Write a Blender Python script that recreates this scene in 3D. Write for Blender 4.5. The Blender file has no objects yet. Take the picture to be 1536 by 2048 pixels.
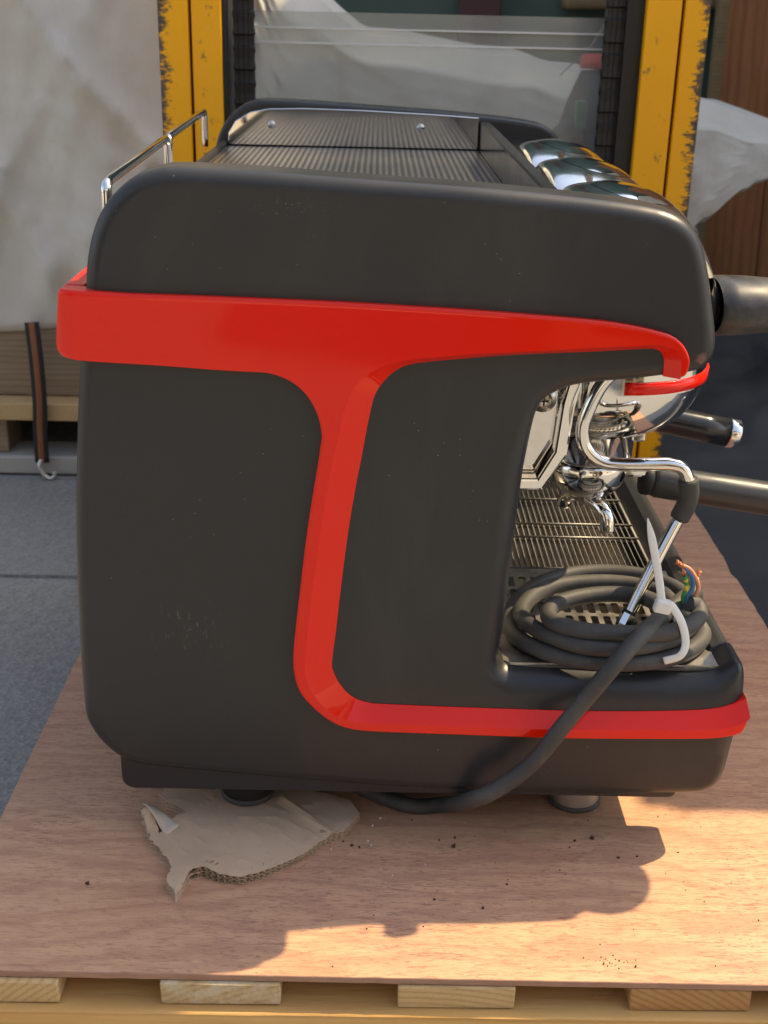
import bpy, bmesh, math, random
import numpy as np
from mathutils import Vector, Matrix, noise, geometry
random.seed(7)
rad = math.radians
SC = bpy.context.scene
COL = SC.collection

# ---------------------------------------------------------------- camera, sky, sun, exposure
cam_d = bpy.data.cameras.new("camera")
cam = bpy.data.objects.new("camera", cam_d)
COL.objects.link(cam)
cam_d.sensor_fit = 'VERTICAL'
cam_d.sensor_height = 36.0
cam_d.lens = 36.0 * 2450.0 / 2048.0
cam_d.clip_start = 0.02
cam_d.clip_end = 400.0
_t, _r, _p = rad(22.1), 0.0227, 0.0115
F = Vector((math.sin(_p) * math.cos(_t), math.cos(_p) * math.cos(_t), -math.sin(_t)))
R0 = Vector((math.cos(_p), -math.sin(_p), 0.0))
U0 = R0.cross(F)
RX = R0 * math.cos(_r) + U0 * math.sin(_r)
UX = U0 * math.cos(_r) - R0 * math.sin(_r)
m3 = Matrix((RX, UX, -F)).transposed()
cam.matrix_world = Matrix.Translation((0.0, -0.953, 0.72)) @ m3.to_4x4()
cam_d.dof.use_dof = True
cam_d.dof.focus_distance = 1.06
cam_d.dof.aperture_fstop = 13.0
SC.camera = cam

SUN = Vector((0.72, 0.34, 1.0)).normalized()
world = bpy.data.worlds.new("World")
SC.world = world
world.use_nodes = True
wn, wl = world.node_tree.nodes, world.node_tree.links
bg = wn["Background"]
sky = wn.new("ShaderNodeTexSky")
sky.sky_type = 'NISHITA'
sky.sun_disc = False
sky.sun_elevation = math.asin(SUN.z)
sky.sun_rotation = math.atan2(SUN.x, SUN.y)
sky.air_density = 1.0
sky.dust_density = 2.0
sky.ozone_density = 1.0
hsv = wn.new('ShaderNodeHueSaturation'); hsv.inputs['Saturation'].default_value = 0.68
wl.new(sky.outputs[0], hsv.inputs['Color'])
wl.new(hsv.outputs[0], bg.inputs[0])
bg.inputs[1].default_value = 0.15

sd = bpy.data.lights.new("sun", 'SUN')
sun = bpy.data.objects.new("sun", sd)
COL.objects.link(sun)
sd.energy = 4.0
sd.angle = rad(0.5)
sd.color = (1.0, 0.775, 0.46)
sun.rotation_euler = SUN.to_track_quat('Z', 'Y').to_euler()
sun.location = (3, 2, 5)

SC.view_settings.view_transform = 'Standard'
SC.view_settings.look = 'None'
SC.view_settings.gamma = 1.0
SC.view_settings.use_curve_mapping = False
SC.view_settings.exposure = 0.95
SC.render.engine = 'CYCLES'
SC.cycles.sample_clamp_indirect = 6.0
SC.cycles.max_bounces = 10
SC.cycles.use_denoising = True

# ---------------------------------------------------------------- mesh helpers
class MB:
    """collects simple shapes (world metres) into one mesh"""
    def __init__(s):
        s.v, s.f, s.sm = [], [], []
    def add(s, vs, fs, smooth=False):
        b = len(s.v)
        s.v += [tuple(p) for p in vs]
        s.f += [tuple(i + b for i in f) for f in fs]
        s.sm += [smooth] * len(fs)
        return s
    def box(s, lo, hi, rot=None, piv=None):
        x0, y0, z0 = lo; x1, y1, z1 = hi
        vs = [Vector(p) for p in ((x0,y0,z0),(x1,y0,z0),(x1,y1,z0),(x0,y1,z0),(x0,y0,z1),(x1,y0,z1),(x1,y1,z1),(x0,y1,z1))]
        if rot is not None:
            c = Vector(piv) if piv else Vector(((x0+x1)/2,(y0+y1)/2,(z0+z1)/2))
            vs = [c + rot @ (p - c) for p in vs]
        return s.add(vs, [(3,2,1,0),(4,5,6,7),(0,1,5,4),(1,2,6,5),(2,3,7,6),(3,0,4,7)])
    def tube(s, pts, r, seg=12, smooth=True, cap=True, closed=False, flat=None):
        pts = [Vector(p) for p in pts]
        n = len(pts)
        rr = r if isinstance(r, (list, tuple)) else [r] * n
        tang = []
        for i in range(n):
            a = pts[(i-1) % n] if (closed or i > 0) else pts[i]
            b = pts[(i+1) % n] if (closed or i < n-1) else pts[i]
            tang.append((b - a).normalized())
        up = Vector((0,0,1)) if abs(tang[0].z) < .9 else Vector((1,0,0))
        u = tang[0].cross(up).normalized()
        vs = []
        for i in range(n):
            u = (u - tang[i] * u.dot(tang[i])).normalized()
            w = tang[i].cross(u)
            for k in range(seg):
                a = 2*math.pi*k/seg
                vs.append(pts[i] + (u*math.cos(a)*(flat[0] if flat else 1) + w*math.sin(a)*(flat[1] if flat else 1)) * rr[i])
        fs = []
        for i in range(n if closed else n-1):
            j = (i+1) % n
            for k in range(seg):
                l = (k+1) % seg
                fs.append((i*seg+k, i*seg+l, j*seg+l, j*seg+k))
        s.add(vs, fs, smooth)
        if cap and not closed:
            s.add(vs[:seg], [tuple(range(seg))[::-1]]); s.add(vs[-seg:], [tuple(range(seg))])
        return s
    def lathe(s, prof, origin, axis=(0,0,1), seg=32, smooth=True, sx=1.0, sy=1.0):
        """prof: list of (radius, height along axis)"""
        ax = Vector(axis).normalized()
        q = Vector((0,0,1)).rotation_difference(ax)
        o = Vector(origin)
        vs, fs = [], []
        for (r, h) in prof:
            for k in range(seg):
                a = 2*math.pi*k/seg
                vs.append(o + q @ Vector((r*math.cos(a)*sx, r*math.sin(a)*sy, h)))
        for i in range(len(prof)-1):
            for k in range(seg):
                l = (k+1) % seg
                fs.append((i*seg+k, i*seg+l, (i+1)*seg+l, (i+1)*seg+k))
        s.add(vs, fs, smooth)
        return s
    def prism_y(s, prof, y0, y1, smooth=False):
        """closed (x,z) outline, clockwise seen from -y, extruded along y"""
        n = len(prof)
        vs = [(x, y0, z) for x, z in prof] + [(x, y1, z) for x, z in prof]
        fs = [(i, (i+1) % n, n+(i+1) % n, n+i) for i in range(n)]
        s.add(vs, fs, smooth)
        s.add(vs[:n], [tuple(range(n))[::-1]]); s.add(vs[n:], [tuple(range(n))])
        return s
    def blob(s, c, r, seg=6, jit=.3):
        rings = 4
        vs, fs = [Vector(c) + Vector((0,0,-r))], []
        for i in range(1, rings):
            t = math.pi*i/rings
            for k in range(seg):
                a = 2*math.pi*k/seg
                q = r*(1+random.uniform(-jit, jit))
                vs.append(Vector(c)+Vector((q*math.sin(t)*math.cos(a), q*math.sin(t)*math.sin(a), -q*math.cos(t))))
        vs.append(Vector(c)+Vector((0,0,r)))
        for k in range(seg):
            fs.append((0, 1+(k+1)%seg, 1+k))
            for i in range(rings-2):
                a, b = 1+i*seg, 1+(i+1)*seg
                fs.append((a+k, a+(k+1)%seg, b+(k+1)%seg, b+k))
            fs.append((len(vs)-1, 1+(rings-2)*seg+k, 1+(rings-2)*seg+(k+1)%seg))
        return s.add(vs, fs, False)
    def build(s, name, mat, parent=None, bevel=0.0, bseg=2, root=None, recalc=True):
        base = root_loc(parent)
        me = bpy.data.meshes.new(name)
        me.from_pydata([(p[0]-base.x, p[1]-base.y, p[2]-base.z) for p in s.v], [], s.f)
        me.polygons.foreach_set("use_smooth", s.sm)
        if recalc:
            bm = bmesh.new(); bm.from_mesh(me)
            bmesh.ops.remove_doubles(bm, verts=bm.verts, dist=1e-6)
            bmesh.ops.recalc_face_normals(bm, faces=bm.faces)
            bm.to_mesh(me); bm.free()
        me.materials.append(mat)
        o = bpy.data.objects.new(name, me)
        COL.objects.link(o)
        if parent: o.parent = parent
        if bevel:
            md = o.modifiers.new("bevel", 'BEVEL')
            md.width = bevel; md.segments = bseg; md.limit_method = 'ANGLE'; md.angle_limit = rad(35)
            md.harden_normals = False
        return o

def root_loc(p):
    while p is not None and p.parent is not None: p = p.parent
    return Vector(p.location) if p is not None else Vector((0,0,0))

def tag(o, label, cat, group=None, kind=None):
    o["label"] = label; o["category"] = cat
    if group: o["group"] = group
    if kind: o["kind"] = kind
    return o
def thing(name, loc, label, cat, group=None):
    o = bpy.data.objects.new(name, None)
    o.empty_display_size = .05
    COL.objects.link(o); o.location = loc
    return tag(o, label, cat, group)
def share(src, parent=None, loc=None, name=None):
    c = src.copy(); COL.objects.link(c)
    if parent: c.parent = parent
    if loc is not None: c.location = loc
    return c
def catmull(pts, n=8, closed=False):
    pts = [Vector(p) for p in pts]; m = len(pts); out = []
    for i in range(m if closed else m-1):
        p1, p2 = pts[i], pts[(i+1) % m]
        p0 = pts[(i-1) % m] if (closed or i > 0) else p1*2-p2
        p3 = pts[(i+2) % m] if (closed or i < m-2) else p2*2-p1
        for k in range(n):
            t = k/n
            out.append(0.5*((2*p1)+(p2-p0)*t+(2*p0-5*p1+4*p2-p3)*t*t+(3*p1-p0-3*p2+p3)*t**3))
    if not closed: out.append(pts[-1])
    return out
def mm(l): return [tuple(c*.001 for c in p) for p in l]

# ---------------------------------------------------------------- materials
class NT:
    def __init__(s, name):
        s.m = bpy.data.materials.new(name); s.m.use_nodes = True
        s.n, s.l = s.m.node_tree.nodes, s.m.node_tree.links
        s.b = s.n["Principled BSDF"]
        s.tc = None
    def co(s, scale=(1,1,1), rot=(0,0,0), loc=(0,0,0)):
        if s.tc is None: s.tc = s.n.new("ShaderNodeTexCoord")
        mp = s.n.new("ShaderNodeMapping")
        mp.inputs["Scale"].default_value = scale; mp.inputs["Rotation"].default_value = rot; mp.inputs["Location"].default_value = loc
        s.l.new(s.tc.outputs["Object"], mp.inputs["Vector"])
        return mp.outputs[0]
    def noise(s, scale, det=4, rough=.55, vec=None, dist=0.0):
        t = s.n.new("ShaderNodeTexNoise")
        t.inputs["Scale"].default_value = scale; t.inputs["Detail"].default_value = det
        t.inputs["Roughness"].default_value = rough; t.inputs["Distortion"].default_value = dist
        s.l.new(vec if vec is not None else s.co(), t.inputs["Vector"])
        return t.outputs["Fac"]
    def vor(s, scale, vec=None, feat='F1', out="Distance"):
        t = s.n.new("ShaderNodeTexVoronoi"); t.feature = feat
        t.inputs["Scale"].default_value = scale
        s.l.new(vec if vec is not None else s.co(), t.inputs["Vector"])
        return t.outputs[out]
    def wave(s, scale, vec=None, dist=4, det=3, ds=1.5, dirn='Y'):
        t = s.n.new("ShaderNodeTexWave"); t.bands_direction = dirn
        t.inputs["Scale"].default_value = scale; t.inputs["Distortion"].default_value = dist
        t.inputs["Detail"].default_value = det; t.inputs["Detail Scale"].default_value = ds
        s.l.new(vec if vec is not None else s.co(), t.inputs["Vector"])
        return t.outputs["Fac"]
    def ramp(s, fac, stops, interp='LINEAR'):
        r = s.n.new("ShaderNodeValToRGB"); r.color_ramp.interpolation = interp
        e = r.color_ramp.elements
        while len(e) > 1: e.remove(e[-1])
        for i, (p, c) in enumerate(stops):
            if not isinstance(c, tuple): c = (c, c, c)
            el = e[0] if i == 0 else e.new(p)
            el.position = p; el.color = (*c, 1)
        s.l.new(fac, r.inputs[0])
        return r.outputs[0]
    def mix(s, fac, a, b, mode='MIX'):
        x = s.n.new("ShaderNodeMix"); x.data_type = 'RGBA'; x.blend_type = mode
        for sock, val in ((0, fac), (6, a), (7, b)):
            if isinstance(val, (int, float)): x.inputs[sock].default_value = val
            elif isinstance(val, tuple): x.inputs[sock].default_value = (*val, 1)
            else: s.l.new(val, x.inputs[sock])
        return x.outputs[2]
    def math(s, op, a, b=0.0):
        x = s.n.new("ShaderNodeMath"); x.operation = op
        for k, val in ((0, a), (1, b)):
            if isinstance(val, (int, float)): x.inputs[k].default_value = val
            else: s.l.new(val, x.inputs[k])
        return x.outputs[0]
    def sep(s, axis):
        if s.tc is None: s.tc = s.n.new("ShaderNodeTexCoord")
        x = s.n.new("ShaderNodeSeparateXYZ"); s.l.new(s.tc.outputs["Object"], x.inputs[0])
        return x.outputs[axis]
    def set(s, **kw):
        for k, v in kw.items():
            i = s.b.inputs[k.replace("_", " ")]
            if isinstance(v, (int, float)): i.default_value = v
            elif isinstance(v, tuple): i.default_value = (*v, 1) if len(v) == 3 else v
            else: s.l.new(v, i)
        return s
    def bump(s, h, strength=.2, dist=.002):
        b = s.n.new("ShaderNodeBump"); b.inputs["Strength"].default_value = strength; b.inputs["Distance"].default_value = dist
        s.l.new(h, b.inputs["Height"]); s.l.new(b.outputs[0], s.b.inputs["Normal"])
        return s

M = {}
# satin black moulding with dust specks and scuffs
t = NT("black_satin_plastic")
sp = t.ramp(t.vor(95), [(0, 1.0), (.035, 1.0), (.06, 0.0)])
spm = t.ramp(t.noise(9, 2), [(.52, 0.0), (.62, 1.0)])
speck = t.math('MULTIPLY', sp, spm)
base = t.mix(t.noise(4, 3), (.0215, .0222, .0240), (.0275, .0282, .0300))
base = t.mix(t.math('MULTIPLY', t.ramp(t.noise(5, 7, .68, t.co((1, 1, .35), (0, .5, 0)), .7), [(.52, 0.0), (.75, 1.0)]), .45), base, (.060, .058, .056))
chp = t.n.new('ShaderNodeVectorMath'); chp.operation='DISTANCE'; chp.inputs[1].default_value=(.2285,-.42,.470); t.l.new(t.co((1.7,1,1),(0,0,0),(-.165,0,0)), chp.inputs[0])
chm = t.ramp(t.math('ADD', chp.outputs['Value'], t.math('MULTIPLY', t.math('SUBTRACT', t.noise(150,4), .5), .014)), [(.0055, 1.0), (.0075, 0.0)])
base = t.mix(t.math('MULTIPLY', chm, .8), base, (.20,.10,.075))
d1 = t.vor(5, t.co((1,1,1)))
scm = t.n.new('ShaderNodeVectorMath'); scm.operation='DISTANCE'; scm.inputs[1].default_value=(-.185,-.42,.216); t.l.new(t.tc.outputs['Object'], scm.inputs[0])
sc1 = t.math('MULTIPLY', t.ramp(scm.outputs['Value'], [(.012, 1.0), (.042, 0.0)]), t.ramp(t.noise(240, 6, .75, t.co((1,1,.35),(0,.35,0))), [(.58, 0.0), (.72, .6)]))
scn = t.n.new('ShaderNodeVectorMath'); scn.operation='DISTANCE'; scn.inputs[1].default_value=(-.095,-.42,.583); t.l.new(t.co((.35,1,1.6),(0,0,0),(-.062,0,-.35)), scn.inputs[0])
sc2 = t.math('MULTIPLY', t.ramp(scn.outputs['Value'], [(.006, 1.0), (.016, 0.0)]), t.ramp(t.noise(500, 4, .7, t.co((.5,1,1))), [(.60, 0.0), (.66, .7)]))
speck = t.math('MAXIMUM', t.math('MAXIMUM', speck, sc1), sc2)
t.set(Base_Color=t.mix(t.math('MULTIPLY', speck, .5), base, (.40, .385, .36)), Roughness=t.ramp(t.noise(14, 5), [(.3, .33), (.7, .42)]), Specular_IOR_Level=.45)
t.bump(t.noise(900, 2), .06, .0006); M['black'] = t.m

t = NT("black_gloss_plastic"); t.set(Base_Color=(.018, .018, .02), Roughness=t.ramp(t.noise(30, 4), [(.3, .12), (.7, .2)])); M['gloss'] = t.m
t = NT("red_lacquer")
t.set(Base_Color=t.mix(t.noise(7, 4), (.78, .012, .003), (.84, .020, .004)), Roughness=t.ramp(t.noise(26, 6, .6), [(.35, .04), (.75, .11)]), Specular_IOR_Level=.40)
M['red'] = t.m
t = NT("chrome")
t.set(Base_Color=(.80, .79, .77), Metallic=1.0, Roughness=t.ramp(t.noise(60, 6, .65), [(.4, .035), (.75, .14)]))
t.bump(t.noise(35, 3), .04, .002); M['chrome'] = t.m
t = NT("brushed_steel")
t.set(Base_Color=t.mix(t.noise(25, 5), (.17, .165, .155), (.27, .26, .245)), Metallic=1.0, Roughness=t.ramp(t.noise(8, 6, .6, t.co((1, 30, 30))), [(.3, .34), (.7, .5)])); M['steel'] = t.m
t = NT("dull_tray_steel")
t.set(Base_Color=t.mix(t.ramp(t.noise(28, 6, .7), [(.42, 0.0), (.7, 1.0)]), (.44, .43, .41), (.20, .18, .15)), Metallic=.9, Roughness=t.ramp(t.noise(40, 5), [(.3, .3), (.7, .5)])); M['tray'] = t.m
t = NT("dark_pan_steel"); t.set(Base_Color=(.16, .15, .14), Metallic=.9, Roughness=.28); M['pan'] = t.m
t = NT("perforated_dark_steel"); t.set(Base_Color=(.42, .43, .45), Metallic=1.0, Roughness=.3); M['perf'] = t.m
t = NT("mirror_steel"); t.set(Base_Color=t.mix(t.noise(40, 5), (.74, .73, .71), (.64, .63, .62)), Metallic=1.0, Roughness=.045); M['mirror'] = t.m
t = NT("black_rubber")
c = t.mix(t.ramp(t.noise(14, 4, .6), [(.35, 0.0), (.70, 1.0)]), (.042, .042, .043), (.080, .076, .069))
c = t.mix(t.ramp(t.noise(85, 7, .75), [(.54, 0.0), (.76, .35)]), c, (.16, .148, .128))
t.set(Base_Color=c, Roughness=.60, Specular_IOR_Level=.4); t.bump(t.noise(260, 5, .7), .2, .0008); M['rubber'] = t.m
t = NT("dusty_black_metal")
t.set(Base_Color=t.mix(t.ramp(t.noise(55, 7, .7), [(.45, 0.0), (.7, 1.0)]), (.030, .031, .033), (.075, .072, .068)), Metallic=0.0, Roughness=t.ramp(t.noise(35, 5), [(.3, .26), (.7, .5)])); M['lever'] = t.m
t = NT("worn_steel_handle"); t.set(Base_Color=(.050, .051, .053), Metallic=.15, Roughness=t.ramp(t.noise(20, 6, .6, t.co((1, 12, 12))), [(.3, .24), (.7, .42)])); M['handle'] = t.m

# red-brown plywood face: long grain in x, short dark pores
t = NT("red_plywood")
g1 = t.noise(5, 7, .6, t.co((1.5, 9, 9)), 1.2)
g2 = t.noise(34, 6, .65, t.co((1.6, 26, 26)), .6)
fig = t.wave(3.2, t.co((.8, 3.2, 1)), 16, 5, 1.6, 'Y')
c = t.mix(t.ramp(g1, [(.30, 0.0), (.70, 1.0)]), (.51, .278, .160), (.655, .385, .225))
c = t.mix(t.math('MULTIPLY', t.ramp(fig, [(.60, 0.0), (.95, 1.0)]), .40), c, (.37, .175, .105))
c = t.mix(t.math('MULTIPLY', t.ramp(g2, [(.45, 0.0), (.70, 1.0)]), .30), c, (.37, .18, .115))
pores = t.ramp(t.noise(42, 3, .6, t.co((1.3, 8, 8), (0, 0, .12)), 1.4), [(.55, 0.0), (.64, 1.0)])
pores2 = t.ramp(t.noise(34, 3, .6, t.co((1.3, 9, 9), (0, 0, -.2), (3, 1, 0)), 1.8), [(.56, 0.0), (.64, 1.0)])
pm = t.ramp(t.noise(4, 4), [(.35, .25), (.65, 1.0)])
c = t.mix(t.math('MULTIPLY', t.math('MULTIPLY', t.math('MAXIMUM', pores, pores2), pm), .72), c, (.22, .095, .065))
lines = t.ramp(t.noise(40, 2, .5, t.co((22, .6, 1))), [(.56, 0.0), (.68, 1.0)])
c = t.mix(t.math('MULTIPLY', lines, .10), c, (.62, .40, .28))
dirt = t.ramp(t.noise(3.2, 6, .6), [(.42, 0.0), (.75, 1.0)])
c = t.mix(t.math('MULTIPLY', dirt, .28), c, (.40, .29, .235))
ppl = t.ramp(t.vor(70), [(0, 1.0), (.045, 1.0), (.08, 0.0)])
ppm = t.ramp(t.noise(11, 2), [(.56, 0.0), (.64, 1.0)])
c = t.mix(t.math('MULTIPLY', t.math('MULTIPLY', ppl, ppm), .55), c, (.09, .06, .045))
t.set(Base_Color=c, Roughness=t.ramp(g2, [(.3, .44), (.7, .60)]), Specular_IOR_Level=.35)
t.bump(t.mix(.5, g2, pores), .22, .0008); M['ply'] = t.m
t = NT("plywood_edge")
t.set(Base_Color=t.mix(t.noise(60, 5, .6, t.co((1, 1, 3))), (.26, .13, .085), (.46, .28, .19)), Roughness=.8); t.bump(t.noise(200, 4), .5, .001); M['plyedge'] = t.m

def pine(name, a, b, dark, along='X', ring=26):
    t = NT(name)
    sc = {'X': (.7, 7, 7), 'Y': (7, .7, 7), 'Z': (7, 7, .7)}[along]
    g = t.noise(5, 6, .6, t.co(sc), .5)
    w = t.wave(ring, t.co(tuple(s_*.16 if s_ < 1 else 1 for s_ in sc)), 3.5, 3, 1.3, 'Z' if along != 'Z' else 'X')
    c = t.mix(t.ramp(g, [(.3, 0.0), (.7, 1.0)]), a, b)
    c = t.mix(t.math('MULTIPLY', t.ramp(w, [(.5, 0.0), (1, 1.0)]), .42), c, dark)
    c = t.mix(t.ramp(t.noise(14, 6, .7), [(.62, 0.0), (.78, .5)]), c, tuple(v*.4 for v in dark))
    t.set(Base_Color=c, Roughness=.72, Specular_IOR_Level=.3); t.bump(t.noise(40, 6, .65, t.co(sc)), .5, .0015)
    return t.m
M['pine'] = pine("pale_pine", (.58, .33, .10), (.70, .44, .17), (.42, .21, .06))
def endgrain(name, a, b2, dark, paint=0.0):
    t = NT(name)
    r = t.n.new("ShaderNodeTexWave"); r.wave_type = 'RINGS'; r.rings_direction = 'Y'
    r.inputs["Scale"].default_value = 55; r.inputs["Distortion"].default_value = 1.2; r.inputs["Detail"].default_value = 3; r.inputs["Detail Scale"].default_value = 3
    t.l.new(t.co((1, 1, 1), (0, .3, 0), (.11, 0, .21)), r.inputs["Vector"])
    c = t.mix(t.noise(70, 6, .65), a, b2)
    c = t.mix(t.math('MULTIPLY', t.ramp(r.outputs["Fac"], [(.45, 0.0), (.95, 1.0)]), .40), c, dark)
    if paint: c = t.mix(t.ramp(t.noise(38, 7, .7), [(.44, 0.0), (.60, paint)]), c, (.62, .56, .42))
    t.set(Base_Color=c, Roughness=.85, Specular_IOR_Level=.2); t.bump(t.noise(160, 5, .7), .8, .002)
    return t.m
M['pine_end'] = endgrain("sawn_pine_ends", (.54, .36, .16), (.66, .47, .25), (.36, .21, .08))
M['pine_end_pale'] = endgrain("painted_pine_ends", (.46, .31, .14), (.58, .43, .24), (.30, .19, .08), .75)
M['pine_end_red'] = endgrain("reddish_pine_ends", (.42, .22, .08), (.52, .30, .13), (.24, .11, .04))
M['old_pine'] = pine("grey_brown_planks", (.25, .185, .12), (.34, .26, .175), (.16, .11, .07))
t = NT("pressed_chip_block")
v = t.vor(160, t.co((1, 1, 2.2)), out="Color")
t.set(Base_Color=t.mix(v, (.20, .11, .035), (.55, .36, .15)), Roughness=.85); t.bump(t.vor(160, t.co((1, 1, 2.2))), .9, .003); M['chip'] = t.m

t = NT("cardboard")
t.set(Base_Color=t.mix(t.ramp(t.noise(9, 6, .6), [(.3, 0.0), (.7, 1.0)]), (.50, .345, .225), (.61, .435, .295)), Roughness=.85, Specular_IOR_Level=.15)
t.bump(t.wave(60, t.co(rot=(0, 0, .5)), .5, 1, 1, 'X'), .10, .0006); M['card'] = t.m
t = NT("torn_paper"); t.set(Base_Color=t.mix(t.noise(60, 5), (.50, .40, .29), (.66, .56, .43)), Roughness=.9); M['paper'] = t.m

t = NT("asphalt")
v1 = t.vor(170, out="Color"); n1 = t.noise(2.2, 6, .6)
c = t.mix(t.ramp(v1, [(.2, 0.0), (.8, 1.0)]), (.20, .20, .19), (.29, .288, .274))
c = t.mix(t.math('MULTIPLY', t.ramp(n1, [(.35, 0.0), (.7, 1.0)]), .4), c, (.28, .28, .272))
t.set(Base_Color=c, Roughness=.85, Specular_IOR_Level=.3); t.bump(t.vor(170), .45, .003); M['asphalt'] = t.m

def yellow(name, wear_axis=None, x0=0, x1=1):
    t = NT(name)
    n = t.mix(.45, t.noise(120, 9, .82, t.co((.55, 1, 1.3))), t.noise(22, 6, .7, t.co((.6, 1, .9))))
    if wear_axis:
        g = t.math('DIVIDE', t.math('SUBTRACT', t.sep(0), x0), x1 - x0)     # 0 = inner edge, 1 = worn outer edge
        f = t.math('ADD', t.math('MULTIPLY', g, .55), t.math('MULTIPLY', t.math('SUBTRACT', n, .5), 1.9))
        mask = t.ramp(f, [(.40, 0.0), (.50, 1.0)])
    else:
        mask = t.ramp(t.noise(30, 8, .7), [(.60, 0.0), (.67, .75)])
    c = t.mix(mask, t.mix(t.noise(8, 4), (.94, .42, .003), (.97, .47, .004)), t.mix(t.noise(50, 4), (.055, .045, .035), (.12, .10, .08)))
    t.set(Base_Color=c, Roughness=t.ramp(mask, [(0, .38), (1, .7)]), Specular_IOR_Level=.4); t.bump(mask, -.2, .001)
    return t.m
M['yellow'] = yellow("yellow_mast_paint")
t = NT("black_grease_steel"); t.set(Base_Color=(.016, .015, .014), Roughness=.5, Metallic=.2); M['grease'] = t.m
t = NT("fork_steel"); t.set(Base_Color=t.mix(t.noise(12, 5), (.07, .065, .06), (.13, .115, .10)), Metallic=.4, Roughness=.55); M['fork'] = t.m

t = NT("grey_dust_sheet")
n = t.noise(2.6, 8, .62, t.co((1, 1, .7)), .8); n2 = t.noise(11, 6, .65, t.co((1, 1, .55)), .5)
c = t.mix(t.ramp(n, [(.30, 0.0), (.70, 1.0)]), (.53, .51, .455), (.67, .65, .59))
c = t.mix(t.math('MULTIPLY', t.ramp(n2, [(.52, 0.0), (.78, 1.0)]), .26), c, (.47, .45, .39))
t.set(Base_Color=c, Roughness=.8, Specular_IOR_Level=.2); t.bump(t.noise(45, 6, .65, t.co((1, 1, .6)), .6), .22, .006); M['tarp'] = t.m

t = NT("clear_plastic_sheet")
tr = t.n.new("ShaderNodeBsdfTransparent"); tr.inputs[0].default_value = (.90, .92, .91, 1)
gl = t.n.new("ShaderNodeBsdfGlossy"); gl.inputs["Roughness"].default_value = .05
df = t.n.new("ShaderNodeBsdfDiffuse"); df.inputs[0].default_value = (.55, .56, .53, 1)
m1 = t.n.new("ShaderNodeMixShader"); m1.inputs[0].default_value = .28
t.l.new(tr.outputs[0], m1.inputs[1]); t.l.new(df.outputs[0], m1.inputs[2])
fr = t.n.new("ShaderNodeFresnel"); fr.inputs[0].default_value = 1.35
m2 = t.n.new("ShaderNodeMixShader"); t.l.new(fr.outputs[0], m2.inputs[0])
t.l.new(m1.outputs[0], m2.inputs[1]); t.l.new(gl.outputs[0], m2.inputs[2])
t.l.new(m2.outputs[0], t.n["Material Output"].inputs[0]); M['clear'] = t.m

def plain(name, col, rough=.6, metal=0.0, var=.12, sc=20, bump=0.0):
    t = NT(name)
    t.set(Base_Color=t.mix(t.noise(sc, 5), tuple(c*(1-var) for c in col), tuple(min(1, c*(1+var)) for c in col)), Roughness=rough, Metallic=metal)
    if bump: t.bump(t.noise(sc*4, 4), bump, .002)
    return t.m
M['green'] = plain("dark_green_paint", (.055, .10, .082), .55, 0, .15, 3)
M['maroon'] = plain("maroon_paint", (.075, .028, .030), .6)
M['board'] = pine("reddish_wood_door", (.31, .13, .050), (.42, .18, .072), (.20, .08, .034), 'Z', 9)
M['beam'] = pine("pale_timber", (.20, .145, .075), (.27, .20, .105), (.13, .085, .04))
M['vac'] = plain("charcoal_plastic", (.055, .057, .060), .5)
M['vacred'] = plain("red_plastic", (.55, .025, .035), .45)
M['vacgreen'] = plain("green_plastic", (.05, .20, .12), .5)
M['bin'] = plain("black_sheeting", (.055, .060, .064), .6, 0, .3, 5)
M['bin'].node_tree.nodes['Principled BSDF'].inputs['Specular IOR Level'].default_value = .25
M['nylon'] = plain("white_nylon", (.72, .72, .69), .4, 0, .04)
M['copper'] = plain("bare_copper", (.72, .30, .17), .32, 1.0, .1, 200)
M['wire_yellow'] = plain("yellow_sleeve", (.70, .55, .08), .45)
M['wire_green'] = plain("green_sleeve", (.06, .30, .08), .45)
M['wire_blue'] = plain("blue_sleeve", (.05, .16, .32), .45)
M['wire_brown'] = plain("orange_brown_sleeve", (.60, .25, .13), .45)
M['wire_grey'] = plain("grey_sleeve", (.50, .50, .47), .45)
M['screw'] = plain("zinc_screw", (.62, .60, .56), .28, 1.0, .1, 90)
M['crumb'] = plain("dark_crumbs", (.06, .035, .02), .9)
M['pale_crumb'] = plain("pale_crumbs", (.6, .5, .38), .9)
M['webbing'] = plain("black_webbing", (.02, .019, .018), .8)
M['orange'] = plain("orange_stripe", (.24, .085, .035), .7)
M['zinc'] = plain("galvanised_hook", (.6, .58, .54), .35, .9)
M['render'] = plain("cream_render", (.62, .56, .46), .85, 0, .06, 2, .2)
M['white'] = plain("white_line", (.72, .72, .70), .5)
M['pvc'] = plain("pale_weathered_board", (.42, .40, .36), .7, 0, .15, 12)
M['concrete'] = plain('pale_concrete', (.60, .555, .47), .85, 0, .12, 3, .2)
t = NT("soft_chrome")
t.set(Base_Color=(.80, .80, .79), Metallic=1.0, Roughness=t.ramp(t.noise(50, 6, .65), [(.35, .09), (.75, .2)])); t.bump(t.noise(60, 4), .05, .002); M['softchrome'] = t.m
M['bluepaint'] = plain('dark_blue_paint', (.03, .05, .10), .5)
M['flute'] = plain('cardboard_fluting', (.34, .24, .15), .9)
M['wire'] = plain('dull_wire', (.13, .125, .12), .55, .7, .2, 120)

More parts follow.
